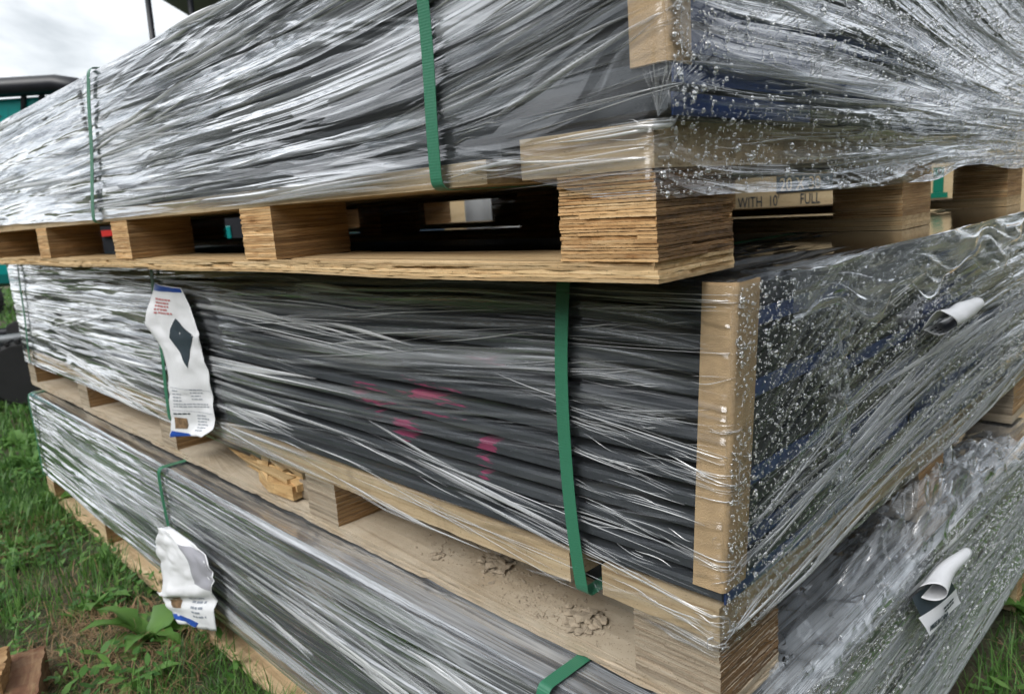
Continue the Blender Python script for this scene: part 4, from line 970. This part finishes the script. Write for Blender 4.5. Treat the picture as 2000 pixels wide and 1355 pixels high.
for k_, P_ in enumerate(([(1.1, 0, 1.0), (1.7, 0, 1.9), (2.3, 0, 1.7)], [(2.3, 0, 1.7), (2.6, 0, .7)])):
    q = MB(); q.tube(P_, .09, 8); q.build(('boom', 'dipper_arm')[k_], M['teal'], ex, smooth=True)
q = MB(); q.prism([(2.45, .7), (2.75, .75), (2.85, .35), (2.6, .15), (2.4, .3)], -.25, .25, lambda a, b, c: (a, c, b)); q.build('bucket', M['black'], ex, bevel=.01)
# brushed lettering on the housing
q = MB(); r = random.Random(3)
for i in range(6):
    x = -1.0 + i * .095
    for j in range(3):
        a = r.uniform(-.9, .9) if j else 1.4; z0 = 1.84 + r.uniform(-.04, .04); l_ = r.uniform(.05, .10); dx, dz = math.cos(a) * l_ / 2, math.sin(a) * l_ / 2
        q.add([(x - dx, -.3640, z0 - dz - .007), (x + dx, -.3640, z0 + dz - .004), (x + dx, -.3640, z0 + dz + .004), (x - dx, -.3640, z0 - dz + .009)], [(0, 1, 2, 3)])
q.build('lettering', M['ink_dark'], ex)

# ------------------------------------------------------------------ wheeled machine and red mower at the far left
wm = tag(empty('wheeled_carrier', (-3.30, 4.62, 0), R(20)), 'black wheeled carrier with fat tyres in the grass beside the pallets', 'carrier')
def wheel(par, c, rad, wd_, rim):
    q = MB(); q.lathe([(rad * .55, -wd_ / 2), (rad * .9, -wd_ / 2), (rad, -wd_ / 2 + .02), (rad, wd_ / 2 - .02), (rad * .9, wd_ / 2), (rad * .55, wd_ / 2)], 28, 'y'); t = q.build('tyre', M['rubber'], par, smooth=False, loc=c)
    for k_ in range(22):
        a = 2 * math.pi * k_ / 22
        q = MB(); q.box(-.012, .012, -wd_ / 2, wd_ / 2, rad - .006, rad + .012); q.build('tread_lug', M['rubber'], t, rot=(0, a, 0))
    q = MB(); q.lathe([(rad * .55, -wd_ / 2 + .03), (rad * .2, -wd_ / 2 + .05), (rad * .2, wd_ / 2 - .05), (rad * .55, wd_ / 2 - .03)], 20, 'y', c); q.build('rim', rim, par, smooth=True)
for c in ((0.18, 0, .21), (-.75, 0, .21), (.18, .7, .21), (-.75, .7, .21)): wheel(wm, c, .21, .14, M['black'])
for y in (.12, .58):
    q = MB(); q.tube([(-1.0, y, .40), (.25, y, .43), (.42, y, .30)], .03, 8); q.build('frame_rail', M['steel'] if y < .3 else M['black'], wm, smooth=True)
q = MB(); q.box(-.9, .2, .05, .65, .30, .38); q.build('platform', M['black'], wm, bevel=.01)
mo = tag(empty('ride_on_mower', (-7.75, 11.0, 0), R(-15)), 'small red ride-on mower far off in the grass', 'mower')
q = MB(); q.box(-.7, .55, -.35, .35, .45, .78); q.build('hood', M['red'], mo, bevel=.06)
q = MB(); q.box(-.1, .5, -.25, .25, .78, .95); q.build('seat', M['black'], mo, bevel=.05); q = MB(); q.tube([(-.3, 0, .75), (-.2, 0, 1.05)], .02, 8); q.build('steering_column', M['black'], mo)
for c in ((.5, -.4, .26), (-.55, -.4, .2), (.5, .4, .26), (-.55, .4, .2)):
    wheel(mo, c, c[2], .16, M['steel'])

# ------------------------------------------------------------------ grass, straw, weeds
def in_stack(x, y, pad=.0):
    X0, Y0, a, _ = UN['B']; a = R(a); dx, dy = x - X0, y - Y0; v = dx * math.cos(a) + dy * math.sin(a); u = -dx * math.sin(a) + dy * math.cos(a)
    return (v > -pad) & (v < W + pad) & (u > -pad) & (u < 3.12 + pad)
def blades(n, cx, cy, sx, sy, hmin, hmax, wd, seed, name, mat_, lie=0.0, dens=None):
    r = np.random.default_rng(seed); x = cx + (r.random(n) - .5) * sx; y = cy + (r.random(n) - .5) * sy
    keep = ~in_stack(x, y, -.012)
    if dens is not None: keep &= r.random(n) < dens(x, y)
    x, y = x[keep], y[keep]; n = len(x); d = np.hypot(x, y)
    cl_ = vn(x * 9 + 70, y * 9 + 70, 6)
    h = (hmin + (hmax - hmin) * r.random(n) ** 1.5) * (.6 + .9 * cl_); th = r.random(n) * 2 * math.pi; lean = (r.random(n) * .8 + .15) * (1 - lie) + lie * (1.2 + .3 * r.random(n)); w_ = wd * (.6 + .8 * r.random(n)) * np.clip(d / 2.2, 1, 3)
    t = np.linspace(0, 1, 4); V = np.zeros((n, 7, 3)); dx, dy = np.cos(th), np.sin(th); z0 = gz(x, y) - .012
    for i, q in enumerate(t):
        ang = lean * (.35 + .65 * q); rr = h * q * np.sin(ang); zz = h * q * np.cos(ang)
        px, py = x + dx * rr, y + dy * rr
        ww = w_ * (1 - q ** 2) * .5
        if i < 3:
            V[:, 2 * i] = np.stack([px - dy * ww, py + dx * ww, z0 + zz], -1); V[:, 2 * i + 1] = np.stack([px + dy * ww, py - dx * ww, z0 + zz], -1)
        else: V[:, 6] = np.stack([px, py, z0 + zz], -1)
    f = np.array([(0, 1, 3), (0, 3, 2), (2, 3, 5), (2, 5, 4), (4, 5, 6)])
    F = (f[None] + (np.arange(n) * 7)[:, None, None]).reshape(-1, 3)
    pv = np.repeat(np.clip(r.random(n) * .7 + .3 * cl_, 0, 1), 7)
    return V.reshape(-1, 3), F, pv
bare = lambda x, y: np.clip(1.15 - 1.1 * np.exp(-(((x + 1.05) / .22) ** 2 + ((y - 1.60) / .28) ** 2)) - .9 * np.exp(-(((x + 1.95) / .22) ** 2 + ((y - 2.55) / .16) ** 2)) - .8 * sstep(.52, .68, vn(x * 3.1 + 5, y * 3.1 + 9, 1)), .06, 1)
def join(*A):
    Vs, Fs, Ps, o = [], [], [], 0
    for v, f, p in A: Vs.append(v); Fs.append(f + o); Ps.append(p); o += len(v)
    return np.concatenate(Vs), np.concatenate(Fs), np.concatenate(Ps)
G = join(blades(42000, -1.5, 2.3, 2.0, 2.4, .03, .10, .0032, 1, '', None, dens=bare), blades(22000, -3.1, 4.6, 2.6, 4.0, .03, .10, .004, 2, '', None), blades(22000, -7, 11, 8, 10, .04, .12, .006, 3, '', None), blades(12000, 1.45, 1.7, 1.2, 1.6, .03, .11, .003, 4, '', None), blades(7000, -.6, .8, 1.6, 1.4, .03, .09, .003, 5, '', None, dens=bare), blades(2500, 1.8, 4, 6, 5, .04, .1, .006, 6, '', None))
tag(obj('grass', mesh('grass', G[0], G[1], pv=G[2]), M['grass']), 'short green grass growing round the stack', 'grass', kind='stuff')
G = join(blades(2600, -1.08, 1.62, .55, .7, .03, .10, .0026, 11, '', None, lie=1), blades(900, -1.95, 2.55, .6, .4, .03, .09, .003, 12, '', None, lie=1), blades(2600, -1.8, 2.4, 1.6, 2.0, .03, .09, .002, 13, '', None, lie=.9), blades(900, 1.4, 1.6, .8, 1.0, .03, .09, .002, 14, '', None, lie=.95))
tag(obj('dry_straw', mesh('dry_straw', G[0], G[1], pv=G[2]), M['straw']), 'dead brown grass lying on bare soil', 'straw', kind='stuff')
def leaf_me(seed, L0, W0):
    r = random.Random(seed); n = 9; V = []; F = []; pv = []
    for i in range(n + 1):
        t = i / n; w_ = W0 * (math.sin(math.pi * min(1, t ** .75)) ** .8 + .06) * (1 + .30 * math.sin(t * 17 + seed)); w_ = max(w_, .0012) if i < n else .0006
        rise = .62 * L0 * t - .58 * L0 * t ** 2.2; x = L0 * t * .92
        V += [(x, -w_, rise + w_ * .35), (x, 0, rise), (x, w_, rise + w_ * .35)]; pv += [.55 + .2 * r.random(), .85, .5 + .2 * r.random()]
    for i in range(n):
        a = i * 3; F += [(a, a + 3, a + 4, a + 1), (a + 1, a + 4, a + 5, a + 2)]
    me = mesh('leaf', V, F, True, pv=pv); me.materials.append(M['leaf']); return me
LM = [leaf_me(i, .12, .017 + .004 * (i % 3)) for i in range(5)]
weeds = [(-1.03, 1.80, 1.25, 11, 'largest broad-leaved weed growing beside the crumpled tag'), (-1.24, 1.99, .8, 8, 'leafy weed among grass next to the large broad-leaved weed'), (-1.12, 2.10, .7, 7, 'small weed close to the lowest pallet edge'), (-1.42, 2.32, .8, 8, 'weed between bare soil and the lowest pallet'), (-1.70, 2.30, .7, 7, 'low weed growing in front of the bare patch'), (-1.55, 1.86, .6, 7, 'low weed in the lawn above the timber offcut'), (-1.9, 2.85, .9, 8, 'weed beside the far blocks of the lowest pallet'), (-2.3, 3.35, 1.1, 9, 'tall weed at the far end of the lowest pallet'), (-2.6, 3.75, 1.2, 9, 'leafy weed in front of the black carrier'), (1.20, 1.62, .9, 9, 'broad weed at the right end of the bottom bundle'), (1.33, 1.85, .9, 8, 'weed behind the right end of the bottom bundle'), (1.12, 1.42, .7, 7, 'small weed below the bottom bundle end'), (-1.62, 2.62, .6, 7, 'small weed at the edge of the bare patch'), (-2.05, 2.25, .6, 7, 'pale low weed far out in the lawn'), (-1.36, 1.72, .55, 7, 'short weed between the timber offcut and the large weed'), (-2.2, 2.95, .7, 7, 'low weed in the lawn beyond the bare patch'), (-1.02, 2.02, .5, 6, 'tiny weed tucked against the lowest pallet board'), (1.28, 1.45, .7, 7, 'low weed in the grass past the bottom bundle end'), (-.93, 1.60, .7, 6, 'weed in dry straw under the lowest bundle edge')]
for i, (x, y, s_, n_, lb) in enumerate(weeds):
    wd = tag(empty('weed_plant', (x, y, float(gz(x, y)) - .012)), lb, 'weed', 'broad-leaved weeds in the lawn'); r = random.Random(40 + i)
    for k_ in range(n_):
        o = obj('leaf', LM[(i + k_) % 5], None, wd, rot=(r.uniform(-.25, .25), r.uniform(-.55, .25), 2 * math.pi * k_ / n_ + r.uniform(-.4, .4))); o.scale = [s_ * r.uniform(.7, 1.3)] * 3

def draped(a, b):
    v = .075 + 1.44 * a; n1 = vn(a * 14, b * 5 + 3, 2) - .5; n3 = 1 - np.abs(2 * vn(a * 12 + 4 + b * 9, b * 10 + 5, 5) - 1); n4 = 1 - np.abs(2 * vn(a * 9 + b * 22, b * 26, 6) - 1)
    p = np.clip(b, 0, 1); up = sstep(0, .25, a)
    u = -.046 - .012 * up + (.36 * np.maximum(0, p - .38)) - .010 * n1; z = M_TOP - .055 * (1 - sstep(0, .42, p)) * (1.2 + n1) + .004 + .010 * up * np.sin(np.clip(p, 0, 1) * math.pi) + .006 * n3 ** 2 + .0035 * n4 ** 3
    z = np.minimum(z, M_TOP + .0125 + 0 * z) ; return np.stack([v, u - .004 * n3, z], -1)
a_, b_ = np.meshgrid(np.linspace(0, 1, 330), np.linspace(0, 1, 90), indexing='ij')
P_ = draped(a_, b_)
tag(obj('film_overlap', mesh('film_overlap', P_.reshape(-1, 3), gridF(330, 90), True, uv=np.stack([a_ * 1.5 + .4 * b_, b_ * .30], -1).reshape(-1, 2), pv=np.clip((vn(a_ * 12 + 4 + b_ * 9, b_ * 40, 3) - .45) * 1.6, 0, 1).ravel()), M['film_loose'], BM), 'slack film lying over the top edge')

def cover(n, cx, cy, sx, sy, seed):
    r = np.random.default_rng(seed); x = cx + (r.random(n) - .5) * sx; y = cy + (r.random(n) - .5) * sy; k_ = (~in_stack(x, y, -.01)) & (vn(x * 5 + 30, y * 5 + 30, 4) > .42); x, y = x[k_], y[k_]; n = len(x)
    z = gz(x, y) + r.uniform(.004, .05, n); th = r.random(n) * 6.283; el = r.uniform(-.5, .6, n); L0 = r.uniform(.007, .022, n); wd = L0 * r.uniform(.3, .5, n)
    d = np.stack([np.cos(th) * np.cos(el), np.sin(th) * np.cos(el), np.sin(el)], -1); sdv = np.stack([-np.sin(th), np.cos(th), r.normal(0, .25, n)], -1); c = np.stack([x, y, z], -1)
    pts = [c - d * L0[:, None], c - d * (L0 * .3)[:, None] + sdv * wd[:, None], c + d * (L0 * .5)[:, None] + sdv * (wd * .8)[:, None], c + d * L0[:, None], c + d * (L0 * .5)[:, None] - sdv * (wd * .8)[:, None], c - d * (L0 * .3)[:, None] - sdv * wd[:, None]]
    V = np.stack(pts, 1).reshape(-1, 3); return V, np.arange(n * 6).reshape(-1, 6), np.repeat(r.random(n), 6)
G = join(cover(7000, -1.5, 2.3, 1.6, 2.2, 81), cover(2500, 1.35, 1.6, .9, 1.2, 82), cover(2500, -2.8, 4.2, 1.6, 2.4, 83))
tag(obj('ground_cover', mesh('ground_cover', G[0], G[1], pv=G[2]), M['leaf']), 'small round leaves growing low among the grass', 'ground cover', kind='stuff')
